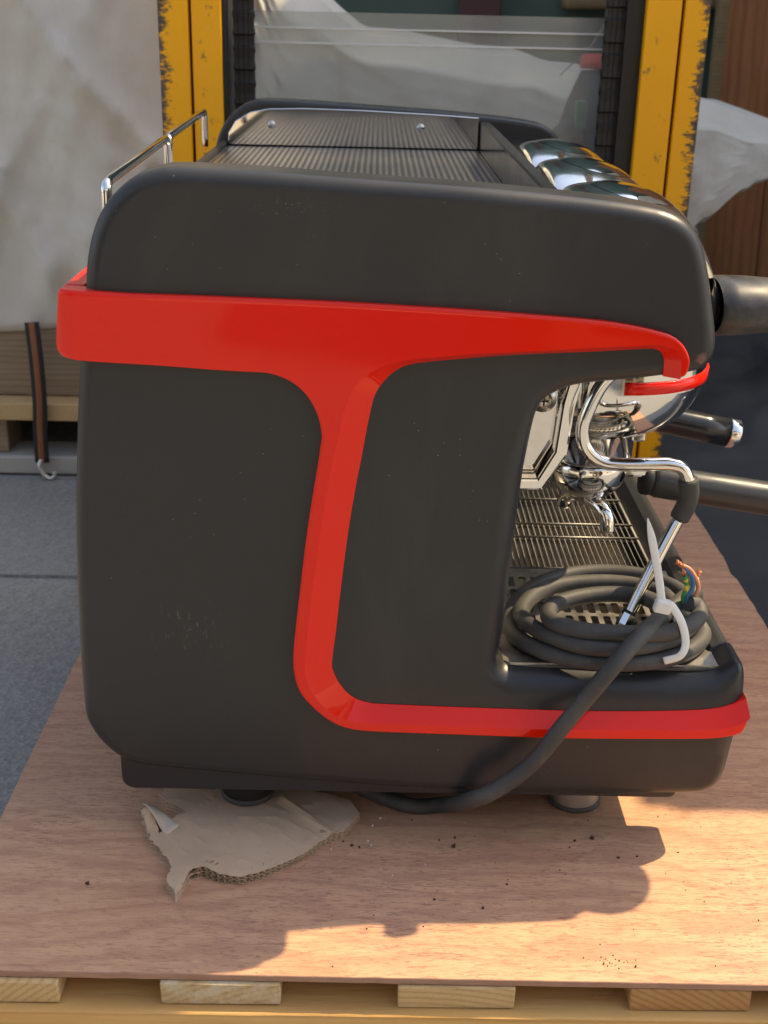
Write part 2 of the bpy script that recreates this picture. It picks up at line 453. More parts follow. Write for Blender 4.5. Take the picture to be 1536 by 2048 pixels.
# ---------------------------------------------------------------- measured outlines and paths (millimetres)
PANEL = [
    (-228.7,507.7), (-227.6,523.4), (-224.8,540.9), (-220.7,556.3), (-215.2,569.7), (-206.7,583), (-196.6,593.2), (-184.7,601.9), (-171.3,606.6),
    (-156.1,609.1), (-126,609), (-88.4,607.6), (-39.4,604.9), (17.4,602), (74.4,599.2), (131.7,595.2), (177.7,591.3), (208.7,587.4), (226.4,583.3),
    (240.6,576), (250.3,566), (256.9,552.7), (262.8,533.4), (267.5,513.8), (272.3,493.9), (274.4,477.7), (272.4,467.4), (266.1,460.3), (252.5,455.8),
    (234.6,453.4), (210.7,450), (182.7,446.9), (162.8,443.6), (149.1,437.9), (139.5,431), (134.4,421.5), (132.1,407.8), (129.7,381.7), (127.8,359.6),
    (125.6,328), (123.7,291), (121.7,253), (119.3,218.9), (117.6,196.5), (118.1,187), (122.9,181), (135,178.7), (184.1,177.6), (251.1,175.9),
    (304.4,177.9), (317.2,182.2), (324.5,188.4), (329.4,191.6), (334.2,189.1), (337.5,180.6), (339.1,165.3), (339.5,142), (337.3,121), (335,99.6),
    (332.7,77.9), (327.6,63.1), (318.3,55.7), (305.7,52.2), (240.8,49.8), (171.1,49.1), (101.2,51.6), (31.6,54.1), (-37.8,58.9), (-93.1,63.3),
    (-152.7,68.7), (-198.4,73.3), (-216.4,77.2), (-229.7,84.5), (-242.5,98.2), (-250.6,112.3), (-255.1,125.4), (-255.8,146.1), (-255.9,176.7),
    (-255.2,216.5), (-253.4,269.5), (-250.8,316), (-247,361), (-242,413.1), (-236.6,459.2), (-232.2,491.7)]
BAND_OUT = [
    (244.4,456.1), (248.6,457.8), (250.9,462.9), (251.3,469.9), (248.9,476.4), (244.1,483.2), (236.8,488.7), (226.4,492.2), (206.1,496.6), (178.1,500.4),
    (138.3,503.2), (98.7,505.6), (59.2,507.6), (19.8,509.2), (-19.5,510.8), (-58.7,511.9), (-97.8,512.7), (-144.7,513.7), (-191.6,514.4), (-227.4,516),
    (-242.1,516.5), (-246.9,515.2), (-248.7,507.3), (-251.2,491.3), (-254,471.1), (-252.7,467), (-246.3,462.3), (-225.8,459.8), (-168.9,457.3),
    (-127,454.8), (-99,453.7), (-91,453.5), (-81,452.4), (-69,448.1), (-59,441.2), (-51,431.8), (-45.3,420.5), (-42.5,410.7), (-41.2,400), (-42.4,391.3),
    (-44.1,378.2), (-50.3,338.1), (-54.6,306.1), (-59.9,259), (-64.5,215.3), (-65.9,192.9), (-64.7,177.9), (-60.4,162.7), (-49.2,147.5), (-33.5,133.3),
    (-15.4,125.3), (11.8,122.6), (75.2,121.2), (120.6,120), (179.6,119), (229.6,119.4), (293.1,120.6), (318,122.2), (333.4,126.2), (338.3,130.5),
    (341.2,139.4)]
BAND_RIDGE = [
    (341.1,147.2), (336,140.9), (318.7,134.8), (293.6,132.8), (229.3,132.1), (165.1,131.3), (97.3,132.1), (49,133.3), (-3.8,134.4), (-16.9,137.2),
    (-30.4,143.7), (-40.7,152.8), (-48.8,164.5), (-53.2,176.6), (-54.9,188.1), (-54,210.1), (-50,253), (-43.6,302.6), (-36.6,355), (-33.3,374.1),
    (-27.7,402), (-23.8,421.7), (-21,429.8), (-16.7,442.1), (-7.6,451.8), (5.1,461.6), (18.2,466), (30.9,468.3), (75,473.3), (100.4,475), (140.1,477.8),
    (171,480.5), (201.2,482.3), (221.3,484), (229.3,483.7), (235.5,481.8), (239.9,478.2), (242.6,472.2), (243.8,464.8), (243.5,456.5)]
BAND_IN = [
    (232.8,455.4), (232.4,462.5), (231.6,470.3), (229,475.2), (224,477.5), (216,477.8), (180.3,475), (140.5,472.5), (100.7,469.7), (60.9,465.6),
    (37,462.7), (25.1,459.9), (15.2,454), (7.4,445.5), (2.3,437), (-0.4,428.6), (-4.1,409.4), (-7.9,385.5), (-12.1,361.2), (-17.5,325.2), (-21.4,292.8),
    (-25.4,254.9), (-28.6,220.9), (-32,188.6), (-30.1,178.5), (-25.6,168.5), (-18,158.4), (-9,151.9), (2.3,148.5), (11.3,147.6), (74.2,145.7),
    (137.2,144.4), (182.3,143.7), (231.8,144.1), (290.2,146.3), (316.8,149.9), (334,156.4), (338.9,160.1)]
WAND = [
    (212,100,430), (202.1,100,416), (192.9,100,392.5), (189.8,100,375.9), (194.3,100,359.3), (208.2,100,346.5), (226.8,100,343.5), (254.2,100,344.1),
    (272.5,100,344.4), (284.4,100,340.3), (291.9,100,327.2)]
GRIP = [
    (290.6,100,330.6), (293.6,102,316.6), (292.8,104,303.4), (288.1,105,289.3)]
WANDLOW = [
    (288.6,105,292.8), (266,88,251.4), (244.2,70,209.5), (237.6,64,197.8)]
CHROMEBAR = [
    (184.8,130,409.2), (180.4,130,394.8), (176.9,130,343.6), (160.1,130,314.8), (140.4,130,312.3)]
TAIL = [
    (33.5,45.5,9), (72.3,41.9,10), (99.1,-22,62.7), (124.9,-26,82.1), (149.9,-27,108.6), (173.7,-27,146.7), (193.4,-26,176.3), (212.9,-24,205.2),
    (239.7,0,222.2), (268.7,42,221.1)]
LOOPS = [
    (313.3,69.8,190), (292.7,31.9,190), (256.2,10.2,190), (215,5.1,190), (172,16.4,190), (143.2,40.9,190), (133.3,70.1,190), (141.9,117.7,190),
    (166.6,161.5,190), (200.7,189.1,190), (238.4,199.2,190), (278.6,192.4,190), (304.7,169.5,190), (318.4,141.3,190), (308.8,83.7,197), (276.8,29.1,204),
    (236.3,7.9,205), (196.1,6.4,205), (167.3,23.2,205), (147.5,46.8,205), (141.9,71.9,205), (156.8,107.5,205), (181.6,130.8,205), (217.6,141.4,205),
    (256.6,138.4,205), (281.9,118.2,206), (287.8,85.3,209), (278.4,51.2,213), (250.9,19.8,217), (217.6,9,218), (187.3,13.6,218), (164.9,29.2,218),
    (164.4,50,218), (177.1,69.1,218), (202.9,84.8,217), (232.1,90.3,217), (259.1,82.8,217), (269.9,58.4,221)]
ENDRUN = [
    (253.9,12.3,216), (272,14.8,218), (289.5,24.2,221), (299.2,39.3,223), (298.2,48.5,227), (289.2,45.2,231)]
CARD = [
    (-213.2,19.6,8), (-209.1,23.7,8), (-199.3,13.7,8), (-192,-7.5,8), (-187.2,6.3,8), (-180.5,20.5,8), (-172.2,28.6,8), (-181.5,36.4,8), (-192.1,42.6,8),
    (-202.2,53.8,8), (-198.4,66.5,8), (-126,81.3,8), (-65.3,70.1,8), (-15.3,50.6,8), (-5.2,30.6,8), (-18.9,2.9,8), (-41.7,-14.2,8), (-45.1,-20.2,8),
    (-59,-35.1,8), (-76.2,-48.2,8), (-93.1,-60.5,8), (-110.2,-67.7,8), (-128.1,-66.1,8), (-144.7,-58.2,8), (-153.1,-61.9,8), (-157.8,-75.5,8),
    (-162.9,-93.5,8), (-167.2,-85.7,8), (-172.4,-80.6,8), (-175.4,-67.2,8), (-172.7,-58.9,8), (-176.1,-48.5,8), (-184.2,-35.2,8), (-192.9,-23.8,8),
    (-203,-5.5,8)]

# ---------------------------------------------------------------- setting
GZ = -0.17
def sheet(name, x0, x1, y0, y1, z, mat, kind="structure"):
    o = MB().add([(x0,y0,z),(x1,y0,z),(x1,y1,z),(x0,y1,z)], [(0,1,2,3)]).build(name, mat)
    o["kind"] = kind
    return o
g = MB()
ys = [-60, .914, .916, .926, .928, 60]; zs = [GZ, GZ, GZ-.009, GZ-.009, GZ, GZ]
vs = [(x, y, z) for y, z in zip(ys, zs) for x in (-60, 60)]
g.add(vs, [(2*i, 2*i+1, 2*i+3, 2*i+2) for i in range(5)])
go = g.build("ground", M['asphalt']); go["kind"] = "structure"

yd = sheet("concrete_yard", -30, 30, -40, -4.3, GZ+.004, M['concrete'])

# green wall behind, with a maroon post, a timber rail and a leaning wooden door
w = thing("building_wall", (0, 4.3, GZ), "dark green painted wall running across behind the forklift and the dust sheet", "wall")
MB().box((-9, 4.3, GZ), (9, 4.5, 3.7)).build("wall_face", M['green'], w)
MB().box((-9, 4.285, GZ), (9, 4.298, GZ+.16)).build("skirting_board", M['maroon'], w)
p = thing("wall_post", (.34, 4.2, GZ), "narrow maroon upright post standing against the green wall", "post")
MB().box((.31, 4.2, GZ), (.47, 4.285, 2.9)).build("post_shaft", M['maroon'], p, .006)
MB().box((.29, 4.19, GZ+.001), (.49, 4.28, GZ+.05)).build("post_foot", M['maroon'], p, .004)
p = thing("timber_rail", (1.0, 4.15, .76), "pale yellowish timber rail fixed along the green wall at the top of the view", "timber")
MB().box((.71, 4.14, .765), (1.7, 4.285, .86), Matrix.Rotation(rad(-1.5), 3, 'Y')).build("rail_board", M['beam'], p, .02, 3)
MB().box((.95, 4.18, .862), (1.02, 4.284, .98)).build("bracket", M['beam'], p, .004)
p = thing("wooden_door", (1.7, 3.6, GZ), "reddish brown wooden door leaning at the right behind the dust sheet", "door")
rt = Matrix.Rotation(rad(-6), 3, 'X')
for i in range(5):
    x0 = 1.175 + i*.22
    MB().box((x0, 3.52, GZ), (x0+.216, 3.55, 2.2), rt, (1.7, 3.52, GZ)).build("plank", M['board'], p, .003)
MB().box((1.18, 3.552, .1), (2.27, 3.58, .2), rt, (1.7, 3.52, GZ)).build("ledge", M['board'], p, .003)
p = thing("timber_batten", (1.24, 3.5, GZ), "pale timber batten standing upright beside the reddish wooden door", "timber")
MB().box((1.145, 3.46, GZ), (1.178, 3.515, 2.3), Matrix.Rotation(rad(-.8), 3, 'Y'), (1.16, 3.46, GZ)).build("batten_shaft", M['beam'], p, .003)
MB().box((1.12, 3.455, .93), (1.17, 3.52, .955)).build("joint_block", M['beam'], p, .002)

# building added behind the viewer, out of view, for reflections and fill light
b = thing("added_building", (0, -7, GZ), "long cream building added across the yard, out of view, for reflections and fill light", "building")
MB().box((-14, -9, GZ), (14, -7, 4.2)).build("wall_face", M['render'], b)
MB().box((-14.1, -9.1, 4.202), (14.1, -6.8, 4.35)).build("roof_edge", M['vac'], b)
for i in range(7):
    x = -12.5 + i*4
    f = MB().box((x, -7.0, 1.2), (x+1.5, -6.95, 2.5)).build("window", M['white'], b)
    MB().box((x+.08, -6.955, 1.28), (x+1.42, -6.94, 2.42)).build("pane", M['gloss'], f)

ps = thing("added_pallet_stack", (1.0, -2.5, GZ), "stack of old pallets added behind the viewer, out of view, for reflections", "pallet stack")  # unseen stack added so the red and chrome have something dark to reflect
for k in range(9):
    z0 = GZ+.145*k
    for j in range(5): MB().box((.45, -3.0+.2*j, z0+.118), (1.55, -2.9+.2*j, z0+.138)).build("deck_board", M['old_pine'], ps)
    for j in range(3): MB().box((.45+.5*j, -3.0, z0+.001), (.55+.5*j, -2.1, z0+.117)).build("bearer", M['old_pine'], ps)
ct_ = thing("added_container", (-2.6, -4.6, GZ), "dark blue container added behind the viewer, out of view, for reflections", "container")  # unseen container, added as another dark shape for the reflections
MB().box((-4.6, -5.8, GZ+.05), (-1.3, -3.6, 2.0)).build("container_body", M['bluepaint'], ct_, .01)
for k in range(16): MB().box((-4.55+.2*k, -3.598, GZ+.1), (-4.45+.2*k, -3.57, 1.95)).build("corrugation", M['bluepaint'], ct_)

# ---------------------------------------------------------------- covered load on the left and behind
def lerp(tab, x):
    if x <= tab[0][0]: return tab[0][1]
    for (a, fa), (c, fc) in zip(tab, tab[1:]):
        if x <= c:
            k = (x-a)/(c-a); k = k*k*(3-2*k)
            return fa+(fc-fa)*k
    return tab[-1][1]
TOP = [(-2.2, 1.95), (-.75, 2.0), (-.45, 1.75), (-.17, .76), (-.02, .675), (.32, .634), (.47, .60), (.75, .545), (.90, .512), (1.0, .49)]
FY = [(-2.2, 1.43), (-.36, 1.45), (-.27, 1.62), (-.05, 1.86), (.25, 1.95), (1.0, 2.0)]
HEM = [(-2.2, .10), (-.62, .125), (-.5, .10), (-.2, .0), (.35, .0), (.55, .10), (.70, .19), (.78, .275), (.865, .355), (.90, .38), (1.0, .44)]
nx, nv = 190, 130
vs = []
for i in range(nx+1):
    x = -2.2 + 3.14*i/nx
    zt, yf, hz = lerp(TOP, x), lerp(FY, x), lerp(HEM, x)
    hz += .012*noise.noise((x*6, 3.1, 0))
    for j in range(nv+1):
        v = j/nv
        if v < .7:
            k = v/.7
            z = hz + (zt-hz)*math.sin(k*math.pi/2)**.92 if k < 1 else zt
            z = hz + (zt-.05-hz)*k
            y = yf + .02*k*k
        else:
            k = (v-.7)/.3
            a = min(1, k/.25)*math.pi/2
            y = yf + .02 + .05*math.sin(a)*1.0 + max(0, k-.25)*.8
            z = zt-.05 + .05*(1-math.cos(a))*0 + .05*math.sin(a) + max(0, k-.25)*.02 - max(0, k-.85)*1.2
        wv = .030*noise.noise(Vector((x*1.9+z*.7, z*.8, 1.7)))
        # long soft folds: mostly vertical, some slanting, running out of pinch points
        def fold(u, v_, f, k, pw, off):
            return (1-abs(noise.noise(Vector((u*f+.35*noise.noise((u*2, v_*2, off)), v_*k, off)))))**pw
        wv += .034*fold(x+z*.10, z, 5.2, .7, 7, 8.2)
        wv += .030*fold(x*.8+z*.62, z*.8-x*.6, 4.4, .6, 9, 3.3)
        wv += .022*fold(x*.85-z*.50, z*.85+x*.5, 6.5, .9, 9, 5.7)
        wv += .010*fold(x-z*.25, z+x*.2, 13, 1.6, 9, 1.9)
        wv += .007*fold(x*.5+z*.9, z*.5-x*.9, 17, 2.5, 8, 6.6)
        wv += .006*fold(x*.95-z*.3, z, 24, 4.0, 8, 2.6) + .005*fold(x*.3+z*.95, x, 21, 5.0, 9, 7.3)
        calm = 1 - .55*min(1, max(0, (x+.25)/.35))
        wv *= calm
        if x > .55: wv += .035*max(0, 1-abs(x-.735+.12*(z-.45))/.16) + .012*max(0, 1-abs(x-.86-.2*(z-.45))/.05)
        fade = min(1, v/.06)*.75+.25
        dx = 0.0
        if x > .6: dx = .03*noise.noise((z*7, x*3, 1))
        if v < .7: y -= wv*fade
        else: z += wv*.12
        vs.append((x+dx, y, z))
fs = [(i*(nv+1)+j, (i+1)*(nv+1)+j, (i+1)*(nv+1)+j+1, i*(nv+1)+j+1) for i in range(nx) for j in range(nv)]
mb = MB(); mb.add(vs, fs, True)
tarp = mb.build("dust_sheet", M['tarp'])
md = tarp.modifiers.new("thickness", 'SOLIDIFY'); md.thickness = .003
tag(tarp, "creased pale grey dust sheet draped over the load behind the forklift", "dust sheet")

cr = thing("wooden_crate", (-1.2, 1.8, GZ), "low grey-brown wooden crate under the dust sheet on the left", "crate")
for (z0, z1) in ((-.014, .13), (.134, .30), (.304, .46)):
    yo = 0 if z0 < 0 else .09
    MB().box((-2.1, 1.452+yo, z0), (-.33, 1.478+yo, z1)).build("plank", M['old_pine'], cr, .003)
MB().box((-2.08, 1.58, -.012), (-.36, 2.3, .44)).build("crate_body", M['old_pine'], cr)
pl = thing("wooden_pallet", (-1.2, 1.8, GZ), "old pallet carrying the covered crate on the left", "pallet")
MB().box((-2.1, 1.40, -.052), (-.30, 1.50, -.016)).build("stringer_board", M['pine_end'], pl, .003)
MB().box((-2.1, 1.80, -.052), (-.30, 1.90, -.016)).build("stringer_board", M['pine_end'], pl, .003)
for x0, x1 in ((-2.1, -1.96), (-.95, -.742), (-.38, -.30)):
    for y0 in (1.42, 1.81):
        MB().box((x0, y0, -.126), (x1, y0+.09, -.053)).build("block", M['old_pine'], pl, .003)
for y0 in (1.40, 1.80):
    MB().box((-2.1, y0, -.166), (-.30, y0+.1, -.128)).build("bottom_board", M['pvc'], pl, .004)
cr = thing("wooden_crate", (.2, 2.4, GZ), "wooden crate hidden under the dust sheet behind the forklift mast", "crate")
MB().box((-.22, 2.14, GZ), (.60, 2.8, .46)).build("crate_body", M['old_pine'], cr, .004)
MB().box((-.24, 2.12, .40), (.62, 2.137, .46)).build("plank", M['old_pine'], cr, .003)

bs = thing("bungee_strap", (-.665, 1.385, .14), "black bungee strap with a faded orange stripe hanging down over the left pallet", "strap")
sp_ = catmull([(-.668, 1.40, .15), (-.662, 1.388, .08), (-.661, 1.384, .0), (-.666, 1.386, -.07), (-.668, 1.387, -.135)], 6)
s1 = MB().tube(sp_, .015, 10, flat=(.2, 1)).build("webbing", M['webbing'], bs)
MB().tube([q+Vector((0, -.0032, 0)) for q in sp_], .006, 8, flat=(.25, 1)).build("stripe", M['orange'], bs)
MB().tube(catmull([(-.668, 1.384, -.128), (-.672, 1.38, -.142), (-.664, 1.377, -.158), (-.652, 1.376, -.166), (-.643, 1.377, -.162), (-.642, 1.378, -.152)], 5), .0048, 8).build("hook", M['zinc'], bs)

# industrial vacuum behind the mast
vc = thing("vacuum_cleaner", (.462, 1.62, GZ), "charcoal vacuum cleaner with a red lid and green clip behind the right mast chain", "vacuum cleaner")
MB().lathe([(.0, 0), (.17, 0), (.17, .05), (.15, .07), (.16, .40), (.125, .58), (.085, .72), (.062, .775), (0, .78)], (.462, 1.62, GZ+.02), seg=28).build("tank", M['vac'], vc)
MB().lathe([(.0, .0), (.064, 0), (.066, .014), (.060, .026), (0, .028)], (.462, 1.62, GZ+.80), seg=28).build("lid", M['vacred'], vc)
MB().box((.515, 1.54, .52), (.55, 1.60, .635)).build("side_latch", M['vacred'], vc, .006)
MB().box((.378, 1.50, .525), (.398, 1.53, .575)).build("clip", M['vacgreen'], vc, .003)
MB().tube(catmull([(.395, 1.53, .52), (.365, 1.53, .515), (.338, 1.54, .48), (.325, 1.55, .42), (.33, 1.56, .30), (.34, 1.57, .1), (.40, 1.60, -.05)], 6), .021, 12).build("hose", M['vac'], vc)
MB().tube(catmull([(.435, 1.515, .50), (.44, 1.50, .525), (.455, 1.498, .535), (.465, 1.50, .53)], 4), .004, 8).build("handle", M['white'], vc)
for a in range(4):
    an = math.pi/4 + a*math.pi/2
    MB().lathe([(0, 0), (.02, 0), (.02, .02), (0, .02)], (.462+.14*math.cos(an), 1.62+.14*math.sin(an), GZ), seg=12).build("caster", M['grease'], vc)

# crumpled black sheeting spread on the ground at the right
mb = MB(); vs = []; n = 110
for i in range(n+1):
    for j in range(n+1):
        x = .57 + 2.0*i/n; y = .22 + 3.2*j/n
        e = min(1, min(i, n-i, j, n-j)/n*7)
        far = min(1, max(0, (y-1.5)/.6))
        h = (.006+.012*abs(noise.noise((x*3, y*2, 2)))+.014*(1-abs(noise.noise((x*4+y*1.5, y*3, 7))))**9+.008*(1-abs(noise.noise((x*9-y*4, y*6, 3))))**8) + far*(.03+.12*abs(noise.fractal((x*2.2, y*2.2, 4.4), 1, 2, 5)) + .05*(1-abs(noise.noise((x*5, y*4, 1))))**4)
        vs.append((x+.03*noise.noise((x*6, y*6, 0)), y+.03*noise.noise((x*6, y*6, 9)), GZ+.004+h*e))
mb.add(vs, [(i*(n+1)+j, (i+1)*(n+1)+j, (i+1)*(n+1)+j+1, i*(n+1)+j+1) for i in range(n) for j in range(n)], True)
tag(mb.build("plastic_sheeting", M['bin']), "black plastic sheeting spread on the ground at the right, crumpled further back", "plastic sheeting")

# building corner added out of view on the right to shade the background
bb = thing("added_building", (2.6, 3.0, GZ), "pale building corner added at the right, out of view, to shade the background", "building")
MB().box((1.95, 1.78, GZ), (3.2, 4.2, 3.65)).build("wall_face", M['render'], bb)
MB().box((1.945, 1.77, GZ), (3.2, 1.779, GZ+.25)).build("plinth", M['vac'], bb)
MB().box((1.93, 1.76, 3.652), (3.22, 4.22, 3.70)).build("roof_edge", M['vac'], bb)
for zz in (.7, 2.2):
    for xx in (2.1,):
        wf = MB().box((xx, 1.74, zz), (xx+1.0, 1.779, zz+1.2)).build("window", M['white'], bb)
        MB().box((xx+.06, 1.73, zz+.06), (xx+.94, 1.739, zz+1.14)).build("pane", M['gloss'], wf)

# cabinet added right of the pallet, out of view, to shade the right rear plywood
cab = thing("shade_cabinet", (1.85, .85, GZ), "tall grey cabinet added right of the pallet, out of view, to shade the plywood", "cabinet")
MB().box((1.42, .60, GZ+.06), (2.32, 1.15, 1.60)).build("cabinet_body", M['vac'], cab, .008)
for xa, xb in ((1.43, 1.866), (1.874, 2.31)):
    d_ = MB().box((xa, .585, GZ+.09), (xb, .598, 1.57)).build("door", M['pvc'], cab, .003)
    hx = xb-.05 if xa < 1.5 else xa+.05
    MB().box((hx-.008, .565, .65), (hx+.008, .584, .80)).build("handle", M['chrome'], d_, .003)
for fx in (1.46, 2.26):
    for fy in (.63, 1.09): MB().box((fx-.02, fy-.02, GZ), (fx+.02, fy+.02, GZ+.059)).build("leg", M['grease'], cab)

# ---------------------------------------------------------------- forklift mast
mast = thing("forklift", (0, 1.15, GZ), "yellow forklift mast with worn paint, black chains and clear guard screen", "forklift")
M['wornL'] = yellow("worn_yellow_paint", 'X', -.301, -.349)
M['wornR'] = yellow("scuffed_yellow_paint", 'X', .477, .518)
ZB, ZT = -.15, .80
def channel(xa, xb, y0, mat, name, web):
    mb = MB()
    mb.box((xa, y0, ZB), (xb, y0+.016, ZT))
    wx = (xa, xa+.012) if web == 'lo' else (xb-.012, xb)
    mb.box((wx[0], y0+.0165, ZB), (wx[1], y0+.13, ZT))
    mb.box((xa, y0+.1305, ZB), (xb, y0+.146, ZT))
    return mb.build(name, mat, mast, .002)
channel(-.349, -.3015, 1.12, M['wornL'], "outer_channel", 'lo')
channel(-.297, -.250, 1.124, M['yellow'], "inner_channel", 'lo')
channel(.4785, .518, 1.12, M['wornR'], "outer_channel", 'hi')
channel(.419, .474, 1.124, M['yellow'], "inner_channel", 'hi')
MB().box((-.2495, 1.13, ZB), (-.2435, 1.25, ZT)).build("wear_strip", M['grease'], mast)
MB().box((.391, 1.14, ZB), (.4185, 1.25, ZT)).build("wear_strip", M['grease'], mast)
MB().box((-.3010, 1.135, ZB), (-.2975, 1.24, ZT)).build("roller_gap", M['grease'], mast)
MB().box((.4745, 1.135, ZB), (.478, 1.24, ZT)).build("roller_gap", M['grease'], mast)
MB().box((-.345, 1.27, .20), (.515, 1.33, .30)).build("cross_beam", M['yellow'], mast, .004)
MB().box((-.345, 1.27, -.10), (.515, 1.33, .02)).build("cross_beam", M['yellow'], mast, .004)
def link_mesh():
    mb = MB()
    pr = []
    for k in range(16):
        a = 2*math.pi*k/16
        c = math.cos(a); s_ = math.sin(a)
        pr.append((.0075*s_*(1 if abs(c) > .35 else .78), .013*(1 if c > 0 else -1)*.9+.0075*c*1.0 if abs(c) > .01 else 0.0))
    for dx in (-.0095, -.0032, .0032, .0095):
        vs = [(dx-.0029, q[0], q[1]) for q in pr] + [(dx+.0029, q[0], q[1]) for q in pr]
        nn = len(pr)
        mb.add(vs, [(i, (i+1) % nn, nn+(i+1) % nn, nn+i) for i in range(nn)] + [tuple(range(nn)), tuple(range(nn, 2*nn))])
    for zc in (-.0125, .0125):
        mb.lathe([(0, -.0135), (.004, -.0135), (.004, .0135), (0, .0135)], (0, 0, zc), (1, 0, 0), seg=8)
    return mb
for cx in (-.218, .378):
    first = None
    for k in range(25):
        zc = .12 + k*.0265
        if first is None:
            first = link_mesh().build("chain_link", M['grease'], mast)
            first.data.transform(Matrix.Diagonal((1.3, 1.5, 1.12, 1)) @ Matrix.Translation(mast.location))       # keep the link centred on its own origin
            o = first
        else:
            o = share(first, mast)
        o.location = Vector((cx, 1.16 + (.002 if k % 2 else 0), zc)) - mast.location
MB().box((-.240, 1.205, .10), (.388, 1.209, .722)).build("guard_screen", M['clear'], mast)
for zc in (.697, .674):
    MB().box((-.240, 1.2015, zc-.0013), (.388, 1.2045, zc+.0013)).build("guard_rib", M['white'], mast)
for xa, xb in ((-.094, -.030), (.134, .218)):
    mb = MB()
    prof = [(-.165, -.062), (-.14, -.0525), (1.10, -.0525), (1.10, .25), (1.118, .25), (1.118, -.09), (-.10, -.09), (-.165, -.068)]
    vs = [(xa, y, z) for y, z in prof] + [(xb, y, z) for y, z in prof]
    nn = len(prof)
    mb.add(vs, [(i, (i+1) % nn, nn+(i+1) % nn, nn+i) for i in range(nn)] + [tuple(range(nn)), tuple(range(nn, 2*nn))])
    mb.build("fork", M['fork'], mast, .002)
st = MB().tube(catmull([(.56, 1.30, 1.15), (.44, 1.29, .86), (.374, 1.28, .70), (.31, 1.27, .63)], 6), .0045, 6, flat=(1, .3)).build("plastic_strap", M['clear'])
tag(st, "thin clear plastic strap hanging diagonally behind the guard screen", "strap")

# ---------------------------------------------------------------- pallet and plywood under the machine
pal = thing("wooden_pallet", (.08, .4, GZ), "pale pine pallet carrying the plywood sheet and coffee machine", "pallet")
rng = random.Random(3)
def rough_board(lo, hi, name, mat, parent, axis, n=40, amp=.0012, bulge=None):
    """a board with slightly wandering long edges"""
    mb = MB(); ax = 'xyz'.index(axis)
    o_ = [i for i in range(3) if i != ax]
    vs = []
    for i in range(n+1):
        k = i/n
        ring = []
        for (a, c) in ((0, 0), (1, 0), (1, 1), (0, 1)):
            p = [0, 0, 0]
            p[ax] = lo[ax]+(hi[ax]-lo[ax])*k
            p[o_[0]] = (hi if a else lo)[o_[0]] + amp*noise.noise((p[ax]*22, a*3.7+c*9.1, lo[0]*7+lo[1]))
            p[o_[1]] = (hi if c else lo)[o_[1]] + (0 if c else amp*1.6*noise.noise((p[ax]*18, a*5+1.3, lo[1]*5)))
            if bulge and not c: p[o_[1]] += bulge(p[ax])
            ring.append(tuple(p))
        vs += ring
    fs = []
    for i in range(n):
        for k in range(4):
            l = (k+1) % 4
            fs.append((i*4+k, i*4+l, i*4+4+l, i*4+4+k))
    mb.add(vs, fs)
    mb.add(vs[:4], [(0, 1, 2, 3)]); mb.add(vs[-4:], [(3, 2, 1, 0)])
    return mb.build(name, mat, parent, .0012, 1)
for x0, x1 in ((-.338, -.245), (-.163, -.066), (.029, .124), (.218, .316), (.412, .508)):
    rough_board((x0, -.181+rng.uniform(-.0015, .0015), -.0285), (x1, .985, -.0068), "deck_board", M[{-.338: "pine_end", -.163: "pine_end_pale", .029: "pine_end", .218: "pine_end_red", .412: "pine_end"}[x0]], pal, 'y', 30)
for y0 in (-.190, .35, .885):
    rough_board((-.358, y0, -.0505), (.522, y0+.10, -.0290), "stringer_board", M['pine'], pal, 'x', 60, .0011,
                (lambda x: .006*math.exp(-((x+.17)/.06)**2)+.004*math.exp(-((x-.33)/.035)**2)) if y0 < 0 else None)
    for x0, x1 in ((-.358, -.236), (.030, .134), (.40, .522)):
        MB().box((x0, y0+.004, -.148), (x1, y0+.096, -.051)).build("block", M['chip'], pal, .003)
    MB().box((-.358, y0, -.1695), (.522, y0+.1, -.1485)).build("bottom_board", M['pine'], pal, .002)

ply = MB()
n = 60
vs = []
for i in range(n+1):
    x = -.350+.863*i/n
    vs.append((x + 0, -.1765-.0055*i/n + .0006*noise.noise((x*60, 0, 0)), 0))
for i in range(n+1):
    y = -.182 + (1.03+.182)*(i+1)/(n+1)
    vs.append((.513 + .0016*noise.noise((0, y*50, 3)) + (-.006*math.exp(-((y-.62)/.012)**2)), y, 0))
vs.append((-.345, 1.03, 0))
for i in range(14, 0, -1):
    y = -.1765 + 1.2*i/15
    vs.append((-.350+.005*i/15+.0008*noise.noise((7, y*40, 3)), y, 0))
nn = len(vs)
ply.add(vs + [(x, y, -.0062) for x, y, z in vs], [tuple(range(nn)), tuple(range(2*nn-1, nn-1, -1))] + [(i, nn+i, nn+(i+1) % nn, (i+1) % nn) for i in range(nn)])
plyo = ply.build("plywood_sheet", M['ply'], None, .0006, 1)
plyo.data.materials.append(M['plyedge'])
for pg in plyo.data.polygons:
    if abs(pg.normal.z) < .5: pg.material_index = 1
tag(plyo, "reddish brown plywood sheet lying on the pallet under the coffee machine", "plywood sheet")

